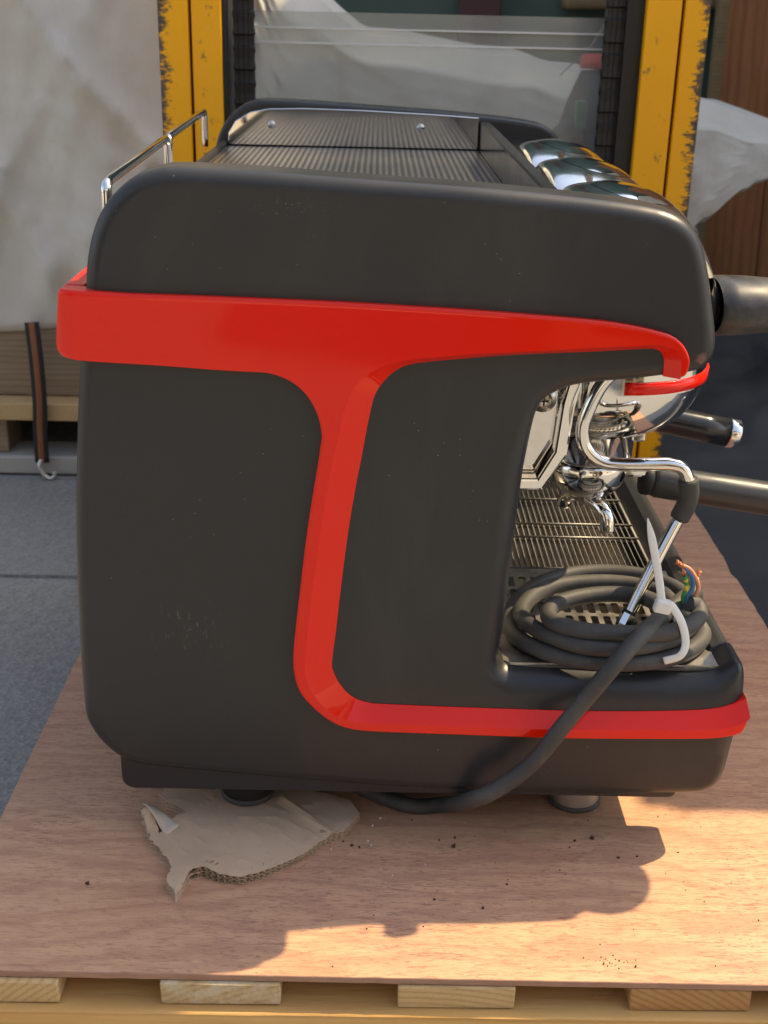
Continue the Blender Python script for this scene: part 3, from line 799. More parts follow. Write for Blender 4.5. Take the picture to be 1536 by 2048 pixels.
# crumbs and splinters on the plywood
mb = MB(); mp = MB()
def crumb(x, y, r): mb.blob((x, y, r*.5), r, 6, .45)
for x, y, r in ((.083,-.010,.0026),(.085,.004,.0014),(.215,.006,.0021),(.198,.002,.0012),(.192,-.008,.001),(-.005,-.013,.0012),(-.012,-.010,.0016),(-.020,-.004,.001),
                (.128,-.062,.001),(.104,-.094,.0012),(.062,-.084,.0012),(.235,-.022,.0012),(.253,-.02,.001),(-.245,-.070,.0018),(.045,.03,.0009),(.07,.0,.0008)):
    crumb(x, y, r)
for k in range(36):
    crumb(rng.uniform(-.05, .34), rng.uniform(-.17, .05), rng.uniform(.0003, .0008))
for k in range(34):
    crumb(.205+rng.gauss(0, .010), -.158+rng.gauss(0, .005), rng.uniform(.0002, .0007))
for k in range(10):
    crumb(rng.uniform(.30, .38), rng.uniform(-.15, -.04), rng.uniform(.0003, .0006))
for k in range(14):
    mp.blob((rng.uniform(-.05, .1), rng.uniform(-.1, .05), .0006), rng.uniform(.0006, .0013), 5, .4)
o = mb.build("debris_crumbs", M['crumb']); o["kind"] = "stuff"; o["label"] = "dark crumbs scattered over the plywood sheet"; o["category"] = "crumbs"
o = mp.build("wood_chips", M['pale_crumb']); o["kind"] = "stuff"; o["label"] = "tiny pale wood chips scattered over the plywood sheet"; o["category"] = "wood chips"

# ---------------------------------------------------------------- 2-D outline tools for the machine's mouldings
def resample(pts, step):
    out = []
    m = len(pts)
    for i in range(m):
        a, c = Vector(pts[i]), Vector(pts[(i+1) % m])
        k = max(1, int((c-a).length/step))
        out += [a.lerp(c, j/k) for j in range(k)]
    return [(p.x, p.y) for p in out]
def smooth_closed(pts, n=4):
    return [(p.x, p.y) for p in catmull([(a, c, 0) for a, c in pts], n, True)]
def dist_to(P, poly, closed=True):
    """P (n,2) -> distance and nearest point on the polyline"""
    A = np.array(poly); B = np.roll(A, -1, axis=0)
    if not closed: A, B = A[:-1], B[:-1]
    D = B-A; L = (D**2).sum(1)+1e-16
    best = np.full(len(P), 9e9); near = np.zeros((len(P), 2))
    for s in range(0, len(P), 400):
        Q = P[s:s+400][:, None, :]
        tt = np.clip(((Q-A)*D).sum(2)/L, 0, 1)
        N = A+tt[..., None]*D
        d = ((Q-N)**2).sum(2)
        k = d.argmin(1); ii = np.arange(len(k))
        best[s:s+400] = np.sqrt(d[ii, k]); near[s:s+400] = N[ii, k]
    return best, near
def inside(P, poly):
    A = np.array(poly); B = np.roll(A, -1, axis=0)
    c = np.zeros(len(P), bool)
    for (x1, y1), (x2, y2) in zip(A, B):
        cond = (y1 > P[:, 1]) != (y2 > P[:, 1])
        with np.errstate(divide='ignore', invalid='ignore'):
            xi = (x2-x1)*(P[:, 1]-y1)/(y2-y1)+x1
        c ^= cond & (P[:, 0] < xi)
    return c
def ring_points(poly, d):
    A = np.array(poly)
    T = np.roll(A, -1, axis=0)-np.roll(A, 1, axis=0)
    T /= np.linalg.norm(T, axis=1)[:, None]+1e-12
    N = np.stack([T[:, 1], -T[:, 0]], 1)
    area = .5*np.sum(A[:, 0]*np.roll(A[:, 1], -1)-np.roll(A[:, 0], -1)*A[:, 1])
    if area > 0: N = -N
    P = A+N*d
    dd, _ = dist_to(P, poly)
    return P[(dd > d*.985) & inside(P, poly)]

def fillet_panel(name, mat, parent, outline, y_front, y_back, rfun):
    """solid moulding: outline in x,z with a rolled front edge of radius rfun(x,z); front faces -y"""
    poly = resample(smooth_closed(outline, 3), .0032)
    pts = [np.array(poly)]
    for d in (.0006, .0016, .003, .0048, .007, .0098, .013, .0168, .021, .026, .032):
        pts.append(ring_points(poly, d))
    A = np.array(poly); lo, hi = A.min(0), A.max(0)
    gx, gz = np.meshgrid(np.arange(lo[0], hi[0], .012), np.arange(lo[1], hi[1], .012))
    G = np.stack([gx.ravel(), gz.ravel()], 1); G = G[inside(G, poly)]
    G = G[dist_to(G, poly)[0] > .036]
    P = np.concatenate(pts+[G]); nb = len(poly)
    res = geometry.delaunay_2d_cdt([Vector(p) for p in P], [(i, (i+1) % nb) for i in range(nb)], [], 1, 1e-6)
    V = np.array([tuple(v) for v in res[0]]); fs = [tuple(f) for f in res[2]]
    d, near = dist_to(V, poly)
    r = np.array([rfun(x, z) for x, z in V])
    q = np.clip((r-d)/r, 0, 1)
    yy = y_front + r - np.sqrt(np.maximum(0, r*r-(r*q)**2))
    out = near-V; ln = np.linalg.norm(out, axis=1); ok = ln > 1e-5
    out[ok] /= ln[ok][:, None]
    bi = np.where(~ok)[0]
    T = np.roll(A, -1, axis=0)-np.roll(A, 1, axis=0); T /= np.linalg.norm(T, axis=1)[:, None]
    N = np.stack([T[:, 1], -T[:, 0]], 1)
    if .5*np.sum(A[:, 0]*np.roll(A[:, 1], -1)-np.roll(A[:, 0], -1)*A[:, 1]) < 0: N = -N
    for i in bi:
        out[i] = N[((A-V[i])**2).sum(1).argmin()]
    nrm = [Vector((out[i, 0]*q[i], -math.sqrt(max(0, 1-q[i]**2)), out[i, 1]*q[i])) for i in range(len(V))]
    base = root_loc(parent)
    verts = [(V[i, 0]-base.x, yy[i]-base.y, V[i, 1]-base.z) for i in range(len(V))]
    # orient faces to -y
    F2 = []
    for f in fs:
        a, b_, c = (V[f[0]], V[f[1]], V[f[2]])
        s_ = (b_[0]-a[0])*(c[1]-a[1])-(c[0]-a[0])*(b_[1]-a[1])
        F2.append(f if s_ > 0 else f[::-1])
    # side wall and back
    key = {}
    for i in bi: key[(round(V[i, 0], 5), round(V[i, 1], 5))] = i
    loop = [key.get((round(x, 5), round(z, 5))) for x, z in poly]
    loop = [i for i in loop if i is not None]
    nv0 = len(verts)
    for i in loop:
        verts.append((V[i, 0]-base.x, y_back-base.y, V[i, 1]-base.z)); nrm.append(Vector((out[i, 0], 0, out[i, 1])))
    m = len(loop)
    ccw = np.sum(A[:, 0]*np.roll(A[:, 1], -1)-np.roll(A[:, 0], -1)*A[:, 1]) > 0
    for k in range(m):
        l = (k+1) % m
        f = (loop[k], loop[l], nv0+l, nv0+k)
        F2.append(f[::-1] if ccw else f)
    nside = len(F2)
    res2 = geometry.delaunay_2d_cdt([Vector((V[i, 0], V[i, 1])) for i in loop], [(k, (k+1) % m) for k in range(m)], [], 1, 1e-7)
    if len(res2[0]) == m:
        b0 = len(verts)
        for i in loop:
            verts.append((V[i, 0]-base.x, y_back-base.y, V[i, 1]-base.z)); nrm.append(Vector((0, 1, 0)))
        for f in res2[2]:
            a, b_, c = (res2[0][f[0]], res2[0][f[1]], res2[0][f[2]])
            s_ = (b_[0]-a[0])*(c[1]-a[1])-(c[0]-a[0])*(b_[1]-a[1])
            g_ = tuple(b0+i for i in f)
            F2.append(g_[::-1] if s_ > 0 else g_)
    me = bpy.data.meshes.new(name)
    me.from_pydata(verts, [], F2)
    me.polygons.foreach_set("use_smooth", [True]*len(me.polygons))
    me.normals_split_custom_set_from_vertices([n_.normalized() if n_.length > 0 else Vector((0, -1, 0)) for n_ in nrm])
    me.materials.append(mat)
    o = bpy.data.objects.new(name, me); COL.objects.link(o); o.parent = parent
    return o

# ---------------------------------------------------------------- the coffee machine
mc = thing("coffee_machine", (.03, .42, 0), "black and red commercial coffee machine with chrome fittings standing on the plywood", "coffee machine")
PANEL_M, BO, BR, BI = mm(PANEL), mm(BAND_OUT), mm(BAND_RIDGE), mm(BAND_IN)

def bump_at(x, z, cx, cz, s):
    return math.exp(-(((x-cx)**2+(z-cz)**2)/s**2))
def r_near(x, z):
    r = .0125
    r += .013*min(1, max(0, (x-.05)/.08))*min(1, max(0, (.42-z)/.05))*(1 if z > .19 else 1)*(0 if z < .10 else 1)*min(1, max(0, (.335-x)/.03))
    if z < .20 and x > .09: r = max(r, .014)
    return r
fillet_panel("side_panel", M['black'], mc, PANEL_M, 0.0, .045, r_near)
fillet_panel("side_panel", M['black'], mc, PANEL_M, .800, .845, lambda x, z: .0065)

# red trim band with its ridge, near side
def catm2(pts, n=3): return [(p.x, p.y) for p in catmull([(a, c, 0) for a, c in pts], n)]
def open_res(pts, step):
    out = []
    for a, c in zip(pts, pts[1:]):
        a, c = Vector(a), Vector(c); k = max(1, int((c-a).length/step+.5))
        out += [tuple(a.lerp(c, j/k)) for j in range(k)]
    return out+[tuple(pts[-1])]
BO2, BR2, BI2 = (open_res(catm2(q_, 4), .0028) for q_ in (BO, BR, BI))
poly = BO2 + [BR2[0]] + BI2[::-1] + [BR2[-1]]
npoly = len(poly)
P = list(poly); edges = [(i, (i+1) % npoly) for i in range(npoly)]
b0 = len(P); P += BR2[1:-1]
i0, i1 = len(BO2), npoly-1
chain_ids = [i0] + list(range(b0, len(P))) + [i1]
edges += list(zip(chain_ids, chain_ids[1:]))
for d in (.0007, .0015, .0025, .0036):
    q = ring_points(poly, d)
    dd, _ = dist_to(q, BO2, False); dr, _ = dist_to(q, BR2, False)
    P += [tuple(v) for v in q[(abs(dd-d) < d*.05) & (dr > .0012)]]
A = np.array(poly); lo, hi = A.min(0), A.max(0)
gx, gz = np.meshgrid(np.arange(lo[0], hi[0], .008), np.arange(lo[1], hi[1], .008))
G = np.stack([gx.ravel(), gz.ravel()], 1); G = G[inside(G, poly)]
G = G[(dist_to(G, poly)[0] > .005) & (dist_to(G, BR2, False)[0] > .003)]
P += [tuple(v) for v in G]
res = geometry.delaunay_2d_cdt([Vector(p) for p in P], edges, [], 1, 1e-6)
V = np.array([tuple(v) for v in res[0]])
do, no = dist_to(V, BO2, False); dr, _ = dist_to(V, BR2, False); di, _ = dist_to(V, BI2, False)
tri_side = {}
# vertices strictly on the inner side of the ridge: closer test by facet polygon
inner_poly = BR2 + BI2[::-1] if (np.hypot(BR2[-1][0]-BI2[0][0], BR2[-1][1]-BI2[0][1]) < .05) else BR2 + BI2
isin = inside(V, inner_poly) & (dr > 1e-5)
RID = .0125
yy = np.zeros(len(V))
for i in range(len(V)):
    if isin[i] or di[i] < 1e-5:
        k = di[i]/(di[i]+dr[i]+1e-9)
        yy[i] = -.0008 - (RID-.0008)*k
    else:
        k = do[i]/(do[i]+dr[i]+1e-9)
        top = -.0095 - (RID-.0095)*min(1, k)
        rr = .0032
        q = max(0, (rr-do[i])/rr)
        yy[i] = top*(1-.45*(1-math.sqrt(max(0, 1-q*q))))
        if dr[i] < 1e-5: yy[i] = -RID
    x0, RR = -.2325, .027
    if V[i, 0] < x0:
        s_ = min(.9999, (x0-V[i, 0])/RR); yy[i] += RR*(1-math.sqrt(1-s_*s_))
base = root_loc(mc)
verts = [(V[i, 0]-base.x, yy[i]-base.y, V[i, 1]-base.z) for i in range(len(V))]
F2 = []
for f in res[2]:
    a, b_, c = (V[f[0]], V[f[1]], V[f[2]])
    F2.append(tuple(f) if (b_[0]-a[0])*(c[1]-a[1])-(c[0]-a[0])*(b_[1]-a[1]) > 0 else tuple(f)[::-1])
# skirt going back into the panel
ob = [int(((V-np.array(p))**2).sum(1).argmin()) for p in poly]
nv0 = len(verts)
for i in ob:
    verts.append((V[i, 0]-base.x, max(yy[i], 0)+.012-base.y, V[i, 1]-base.z))
ccw = np.sum(A[:, 0]*np.roll(A[:, 1], -1)-np.roll(A[:, 0], -1)*A[:, 1]) > 0
for k in range(len(ob)):
    l = (k+1) % len(ob)
    if ob[k] == ob[l]: continue
    f = (ob[k], ob[l], nv0+l, nv0+k)
    F2.append(f[::-1] if ccw else f)
me = bpy.data.meshes.new("trim_band"); me.from_pydata(verts, [], F2)
me.polygons.foreach_set("use_smooth", [True]*len(me.polygons))
ndi = dist_to(V, BI2, False)[1]
def nrm_out(i):
    o_ = no[i]-V[i]; l_ = np.linalg.norm(o_)
    rr = .0032; q = min(1, max(0, (rr-do[i])/rr))
    if l_ < 1e-6:
        a0 = ((np.array(BO2)-V[i])**2).sum(1).argmin(); p0 = np.array(BO2[max(0, a0-1)]); p1 = np.array(BO2[min(len(BO2)-1, a0+1)])
        t_ = p1-p0; t_ /= np.linalg.norm(t_); o_ = np.array([-t_[1], t_[0]]) if not ccw else np.array([t_[1], -t_[0]]); l_ = 1
    o_ = o_/l_
    lat = .82*q**1.4
    n_ = Vector((o_[0]*lat, -math.sqrt(max(0, 1-lat*lat)), o_[1]*lat))
    x0, RR = -.2325, .027
    if V[i, 0] < x0:
        s_ = min(.97, (x0-V[i, 0])/RR); n_ = (Matrix.Rotation(-math.asin(s_), 3, 'Z') @ n_)
    return n_
def curve_normals(C, other):
    A_ = np.array(C); n_ = len(A_); k = 5
    T_ = np.array([A_[min(n_-1, i+k)]-A_[max(0, i-k)] for i in range(n_)]); T_ /= np.linalg.norm(T_, axis=1)[:, None]
    N_ = np.stack([T_[:, 1], -T_[:, 0]], 1)
    d_, near_ = dist_to(A_, other, False)
    w_ = np.convolve(np.pad(np.maximum(d_, .003), 6, mode='edge'), np.ones(13)/13, 'valid')
    return A_, N_, (near_-A_), w_
RA, RN, Rdir, Rw = curve_normals(BR2, BI2)
IA, IN, Idir, Iw = curve_normals(BI2, BR2)
RN *= np.sign((RN*Rdir).sum(1))[:, None]           # ridge: towards the inner edge
IN *= -np.sign((IN*Idir).sum(1))[:, None]          # inner edge: away from the ridge
def nrm_in(i):
    a_ = ((RA-V[i])**2).sum(1).argmin(); c_ = ((IA-V[i])**2).sum(1).argmin()
    k = dr[i]/(dr[i]+di[i]+1e-9)
    fd = RN[a_]*(1-k)+IN[c_]*k; w = Rw[a_]*(1-k)+Iw[c_]*k
    s_ = (RID-.0008)/max(w, .005)
    return Vector((fd[0]*s_, -1, fd[1]*s_)).normalized()
cache = {}
ln = []
nbr = dist_to(V, BR2, False)[1]
cens = np.array([V[[v if v < len(V) else 0 for v in pg.vertices]].mean(0) for pg in me.polygons])
isin_f = inside(cens, inner_poly)
for pg in me.polygons:
    vi = list(pg.vertices)
    if any(v >= len(V) for v in vi):
        ln += [pg.normal.copy()]*len(vi); continue
    if isin_f[pg.index]:
        for v in vi:
            # direction from the ridge towards the inner edge, taken at this vertex
            if (v, 1) not in cache:
                cache[(v, 1)] = nrm_in(v)
            ln.append(cache[(v, 1)])
    else:
        for v in vi:
            if (v, 0) not in cache: cache[(v, 0)] = nrm_out(v)
            ln.append(cache[(v, 0)])
# even out the normals along the bevelled inner face
adj = {}
for pg in me.polygons:
    vi = list(pg.vertices)
    if any(v >= len(V) for v in vi) or not isin_f[pg.index]: continue
    for a in vi: adj.setdefault(a, set()).update(v for v in vi if v != a)
for it in range(1):
    new = {}
    for a, nb_ in adj.items():
        s_ = cache[(a, 1)]*2
        for v in nb_: s_ = s_ + cache[(v, 1)]
        new[(a, 1)] = s_.normalized()
    cache.update(new)
ln = []
for pg in me.polygons:
    vi = list(pg.vertices)
    if any(v >= len(V) for v in vi): ln += [pg.normal.copy()]*len(vi)
    else: ln += [cache[(v, 1 if isin_f[pg.index] else 0)] for v in vi]
me.normals_split_custom_set(ln)
me.materials.append(M['red'])
band = bpy.data.objects.new("trim_band", me); COL.objects.link(band); band.parent = mc
# band continues round the back and along the front of the base
MB().prism_y([(-.2565, .4745), (-.2545, .509), (-.247, .5155), (-.232, .5155), (-.232, .466), (-.2525, .468)], .022, .82).build("rear_trim", M['red'], mc, .002, 2)
MB().prism_y([(.318, .128), (.3395, .139), (.3408, .150), (.3385, .157), (.318, .157)], .006, .838).build("front_trim", M['red'], mc, .0015, 2)

# body between the side panels
MB().box((-.238, .046, .07), (-.226, .799, .475)).build("rear_panel", M['black'], mc, .004)
MB().box((-.205, .046, .075), (.095, .799, .53)).build("inner_body", M['grease'], mc)
MB().box((.0955, .046, .17), (.110, .799, .50)).build("back_splash", M['mirror'], mc)
MB().box((.0955, .046, .449), (.268, .799, .545)).build("upper_body", M['black'], mc, .012, 3)
# skirt under the panel
sk = []
def arc(cx, cz, r, a0, a1, n=6): return [(cx+r*math.cos(rad(a0+(a1-a0)*k/n)), cz+r*math.sin(rad(a0+(a1-a0)*k/n))) for k in range(n+1)]
sk = [(-.2265, .10)] + arc(-.2145, .060, .012, 180, 270) + arc(.282, .055, .008, 270, 360) + [(.290, .10)]
MB().prism_y(sk, .007, .838).build("base_skirt", M['black'], mc, .0015, 2)
# base with raised front lip
bp = [(.09, .06), (.286, .06), (.297, .075), (.318, .12), (.334, .155), (.337, .178), (.333, .188), (.327, .190), (.316, .186), (.305, .172), (.302, .150), (.09, .150)]
MB().prism_y(bp, .046, .80).build("base_tray", M['black'], mc, .003, 2)
MB().prism_y([(.1, .1505), (.30, .1505), (.30, .1535), (.1, .1535)], .047, .798).build("drip_pan", M['pan'], mc)
# wire grate
gr = MB()
for k in range(30):
    x = .118+.00635*k
    gr.tube([(x, .225, .1735), (x, .79, .1735)], .00072, 6)
for y in (.238, .323, .362, .44, .52, .60, .68, .76):
    gr.tube([(.112, y, .1705), (.303, y, .1705)], .0013, 6)
gr.tube([(.303, .228, .1718), (.303, .79, .1718)], .0022, 8); gr.tube([(.113, .228, .1718), (.113, .79, .1718)], .0022, 8)
go = gr.build("wire_grate", M['wire'], mc)
gx_ = MB()
for y in (.238, .323, .362, .44, .52, .60, .68, .76):
    gx_.tube([(.113, y, .1752), (.3045, y, .1752)], .0011, 6)
gx_.build("cross_bars", M['steel'], mc)
# slotted cup plate near the viewer
cp = MB()
def rrect(x0, x1, y0, y1, r, n=5):
    out = []
    for cx, cy, a0 in ((x1-r, y0+r, -90), (x1-r, y1-r, 0), (x0+r, y1-r, 90), (x0+r, y0+r, 180)):
        out += [(cx+r*math.cos(rad(a0+90*k/n)), cy+r*math.sin(rad(a0+90*k/n))) for k in range(n+1)]
    return out
outer = rrect(.118, .3315, .0185, .222, .014)
holes = []
for c_ in range(14):
    x = .142+.0122*c_
    if x > .30: break
    for r_ in range(5):
        y = .062+.029*r_
        holes.append(rrect(x, x+.0072, y, y+.023, .0015, 1))
holes.append(rrect(.3030, .3125, .058, .094, .003, 2))
P = list(outer); E = [(i, (i+1) % len(outer)) for i in range(len(outer))]
for h in holes:
    s_ = len(P); P += h; E += [(s_+i, s_+(i+1) % len(h)) for i in range(len(h))]
res = geometry.delaunay_2d_cdt([Vector(p) for p in P], E, [], 1, 1e-7)
V = np.array([tuple(v) for v in res[0]])
keep = []
for f in res[2]:
    c_ = np.array([V[list(f)].mean(0)])
    if not any(inside(c_, h)[0] for h in holes): keep.append(tuple(f))
cpo = MB().add([(x, y, .1815) for x, y in V], keep).build("cup_plate", M['tray'], mc)
md = cpo.modifiers.new("thickness", 'SOLIDIFY'); md.thickness = .0025; md.offset = -1
gk = MB().tube(catmull([(.125, .052, .176), (.119, .030, .1775), (.135, .0215, .178), (.18, .020, .178), (.25, .0195, .178), (.305, .020, .178), (.325, .026, .180), (.333, .042, .183)], 6), .0026, 8)
gk.build("gasket", M['rubber'], mc)

# cup tray on top (perforated), splash plate, rear rail
nxh, nyh = 46, 96
x0, x1, y0, y1, zt = -.205, .138, .05, .797, .549
mb = MB()
def pz(x): return zt - .0
xs = [x0+(x1-x0)*i/nxh for i in range(nxh+1)]; ys = [y0+(y1-y0)*j/nyh for j in range(nyh+1)]
hw = .22
vs, fs = [], []
cols = []
for i in range(nxh):
    dx = xs[i+1]-xs[i]; cols += [xs[i]+dx*hw, xs[i]+dx*(1-hw)]
rows = []
for j in range(nyh):
    dy = ys[j+1]-ys[j]; rows += [ys[j]+dy*hw, ys[j]+dy*(1-hw)]
cols = [x0]+cols+[x1]; rows = [y0]+rows+[y1]
W_ = len(cols)
vs = [(x, y, zt) for y in rows for x in cols]
for j in range(len(rows)-1):
    for i in range(W_-1):
        if i % 2 == 1 and j % 2 == 1: continue
        a = j*W_+i; fs.append((a, a+1, a+1+W_, a+W_))
mb.add(vs, fs)
ct = mb.build("perforated_tray", M['perf'], mc, recalc=False)
md = ct.modifiers.new("thickness", 'SOLIDIFY'); md.thickness = .0016; md.offset = -1
MB().box((x0, y0, .531), (x1, y1, .535)).build("tray_bed", M['grease'], mc)
MB().box((-.2135, .046, .535), (-.206, .799, .556)).build("tray_edge", M['grease'], mc, .003)
MB().box((.139, .046, .53), (.152, .799, .588)).build("tray_fascia", M['gloss'], mc, .002)
spl = [(-.205, .5505), (.1375, .5505), (.1375, .5925), (.08, .5955), (-.02, .599), (-.10, .600), (-.148, .5985), (-.174, .5935), (-.194, .582), (-.204, .566)]
MB().prism_y(spl, .7925, .7985).build("splash_plate", M['mirror'], mc, .001, 1)
for sx, sz in ((-.145, .578), (.058, .578)):
    s_ = MB().lathe([(0, .0035), (.0035, .0035), (.0055, .0015), (.0055, 0)], (sx, .7922, sz), (0, -1, 0), seg=14).build("screw", M['screw'], mc)
rail = MB()
def railseg(ya, yb):
    z1 = .594
    def X(y): return -.2118-.0235*(y-.03)/.755
    r = catmull([(X(ya), ya, .548), (X(ya), ya, .580), (X(ya), ya+.002, z1-.003), (X(ya+.012), ya+.012, z1)], 5)+catmull([(X(yb-.012), yb-.012, z1), (X(yb), yb-.002, z1-.003), (X(yb), yb, .580), (X(yb), yb, .548)], 5)
    return r
rail.tube(railseg(.03, .398), .0044, 10); rail.tube(railseg(.408, .785), .0044, 10)
rail.build("cup_rail", M['chrome'], mc)

# chrome group covers along the top front
CP = catm2([(.160, .545), (.1605, .575), (.1635, .586), (.171, .5915), (.19, .594), (.215, .5925), (.238, .586), (.258, .5735), (.271, .557), (.279, .538), (.283, .522), (.283, .512)], 5)
def cover_pt(x, z, u, yc, wd):
    c_ = math.cos(min(1, abs(u))*math.pi/2)**.8 if abs(u) < 1 else 0.0
    k = max(0, min(1, (z-.53)/.06))
    return (x-(.010*(1-c_) if x > .2 else -.003*(1-c_)), yc+u*wd/2, z-.0185*(1-c_)*k+.002*k*c_-.0055*k)
def cover(yc, wd):
    mb = MB(); m = 30; n_ = len(CP)
    vs = [cover_pt(x, z, -1+2*j/m, yc, wd) for j in range(m+1) for x, z in CP]
    mb.add(vs, [(j*n_+i, j*n_+i+1, (j+1)*n_+i+1, (j+1)*n_+i) for j in range(m) for i in range(n_-1)], True)
    o = mb.build("group_cover", M['softchrome'], mc)
    MB().box((.1545, yc-wd*.36, .548), (.1592, yc+wd*.36, .5765)).build("cover_end", M['gloss'], o, .002)
    # lens-shaped embossed badge lying on the crown
    top = [(x, z) for x, z in CP if z > .565]
    def zt(x): return lerp_lin(top, x)
    e = MB(); R_ = 6; S_ = 28; vs = []
    for r_ in range(R_+1):
        for k in range(S_):
            a = 2*math.pi*k/S_; q = r_/R_
            x = .218+.036*q*math.cos(a); u = .52*q*math.sin(a)
            px, py, pz_ = cover_pt(x, zt(x), u, yc, wd)
            vs.append((px, py, pz_+.0016*(1-q**4)+.0003 + (.0005*noise.noise((x*260, u*30, yc)) if q < .9 else 0)))
    e.add(vs, [(r_*S_+k, (r_+1)*S_+k, (r_+1)*S_+(k+1) % S_, r_*S_+(k+1) % S_) for r_ in range(R_) for k in range(S_)], True)
    e.build("badge", M['chrome'], o)
    return o
def lerp_lin(tab, x):
    tab = sorted(tab)
    if x <= tab[0][0]: return tab[0][1]
    for (a, fa), (c, fc) in zip(tab, tab[1:]):
        if x <= c: return fa+(fc-fa)*(x-a)/(c-a+1e-9)
    return tab[-1][1]
for yc, wd in ((.118, .185), (.308, .185), (.498, .185)):
    cover(yc, wd)
MB().box((.1525, .046, .53), (.262, .80, .566)).build("display_panel", M['gloss'], mc, .006, 2)

# steam lever at the near end of the front
lv = MB().lathe([(0, 0), (.0215, 0), (.0225, .004), (.0225, .0085), (.0195, .009), (.0195, .0105)], (.278, .079, .4965), (1, 0, .02), seg=36).build("steam_lever", M['grease'], mc)
lax = Vector((1, .06, .01)).normalized()
grip = MB().lathe([(.0232, 0), (.0252, .003), (.0252, .014), (.0245, .03), (.0225, .055), (.0215, .08), (.022, .12), (.023, .18), (.023, .22), (.022, .25), (.016, .262), (0, .264)], (.2865, .079, .4965), lax, seg=40, sy=1.42)  # widened across to close the lit gap in its cast shadow
lg = grip.build("lever_grip", M['lever'], lv)
pd = MB(); vs = []; fs = []
for i in range(13):
    t_ = math.pi*i/12
    for k in range(24):
        a = 2*math.pi*k/24
        vs.append((.577+.043*math.sin(t_)*math.cos(a), .118+.046*math.sin(t_)*math.sin(a), .505-.018*math.cos(t_)))
for i in range(12):
    for k in range(24): fs.append((i*24+k, i*24+(k+1) % 24, (i+1)*24+(k+1) % 24, (i+1)*24+k))
pd.add(vs, fs, True); pd.build("lever_shadow_paddle", M['lever'], lg)  # unseen paddle added to give the lever's shadow its rounded end
MB().lathe([(.010, 0), (.012, .002), (.012, .018), (.010, .021), (0, .021)], (.392, .062, .50), (0, -1, 0), seg=20).build("lever_shadow_pin", M['grease'], lg)  # unseen pin added for the small bump along the lever's shadow

# group heads: chrome bowl hood, red stripe, head
def hood(yc):
    mb = MB(); seg, rings = 48, 12
    cx, a_, b_, h = .240, .097, .093, .062
    vs, fs = [], []
    for i in range(rings+1):
        t_ = i/rings
        rr = math.cos(t_*math.pi/2)**.55 if t_ < 1 else 0
        z = .392 - h*math.sin(t_*math.pi/2)
        for k in range(seg):
            a = 2*math.pi*k/seg
            vs.append((cx+.97*a_*rr*math.cos(a)-.02*t_, yc+.97*b_*rr*math.sin(a), z))
    for i in range(rings):
        for k in range(seg):
            l = (k+1) % seg
            fs.append((i*seg+k, (i+1)*seg+k, (i+1)*seg+l, i*seg+l))
    mb.add(vs, fs, True)
    o = mb.build("group_hood", M['chrome'], mc)
    mb = MB(); sec = [(.0925, .3912), (.0952, .3916), (.0960, .3925), (.0964, .4030), (.0935, .4045)]; vs = []
    for k in range(41):
        a = rad(-92+184*k/40)
        vs += [(cx+r_*math.cos(a), yc+r_*math.sin(a)*b_/a_, z_) for r_, z_ in sec]
    ns = len(sec)
    mb.add(vs, [(k*ns+q, (k+1)*ns+q, (k+1)*ns+(q+1) % ns, k*ns+(q+1) % ns) for k in range(40) for q in range(ns)], True)
    mb.add(vs[:ns], [tuple(range(ns))]); mb.add(vs[-ns:], [tuple(range(ns))[::-1]])
    mb.build("red_stripe", M['red'], o)
    MB().lathe([(.0945, .390), (.0943, .402), (.0925, .43), (.089, .455)], (cx, yc, 0), seg=64, sy=b_/a_).build("hood_collar", M['chrome'], o)
    hd = MB().lathe([(.049, .356), (.049, .339), (.0475, .3365), (.0445, .335), (.0435, .304), (.042, .301), (.0405, .3)], (.226, yc, 0), seg=44).build("group_head", M['chrome'], mc)
    MB().box((.262, yc-.030, .325), (.276, yc-.018, .335)).build("lug", M['chrome'], hd, .002)
    return o
for yc in (.25, .53): hood(yc)
# chrome bracket at the near end and dark back plate with a cross-head screw
cb = catmull(mm(CHROMEBAR), 6)
cbx = mm(CHROMEBAR)
def bar(pts, w, d, name, mat, par):
    mb = MB(); P_ = [Vector(p) for p in pts]; vs = []
    for i, p in enumerate(P_):
        a = P_[max(0, i-1)]; c = P_[min(len(P_)-1, i+1)]
        t_ = (c-a).normalized(); nrm = Vector((t_.z, 0, -t_.x))
        for (u, v_) in ((-1, -1), (1, -1), (1, 1), (-1, 1)): vs.append(p+nrm*u*w/2+Vector((0, v_*d/2, 0)))
    fs = [(i*4+k, i*4+(k+1) % 4, i*4+4+(k+1) % 4, i*4+4+k) for i in range(len(P_)-1) for k in range(4)]
    mb.add(vs, fs + [(0, 1, 2, 3), tuple(len(vs)-4+k for k in (3, 2, 1, 0))])
    return mb.build(name, mat, par, .0022, 2)
brk = bar([(.184, .13, .415), (.1795, .13, .392), (.1755, .13, .345), (.158, .13, .314), (.110, .13, .313)], .0125, .016, "chrome_bracket", M['chrome'], mc)
MB().box((.112, .142, .318), (.172, .146, .42)).build("back_plate", M['mirror'], mc, .001)
sc_ = MB().lathe([(.0125, 0), (.0125, .002), (.0095, .0024), (.009, .005), (.0062, .0072), (0, .008)], (.158, .1418, .392), (0, -1, 0), seg=28).build("screw", M['screw'], mc)
cr_ = MB().box((.1535, .1333, .3912), (.1625, .1342, .3928)).box((.1572, .1331, .3875), (.1588, .1341, .3965)).build("cross_slot", M['grease'], sc_)

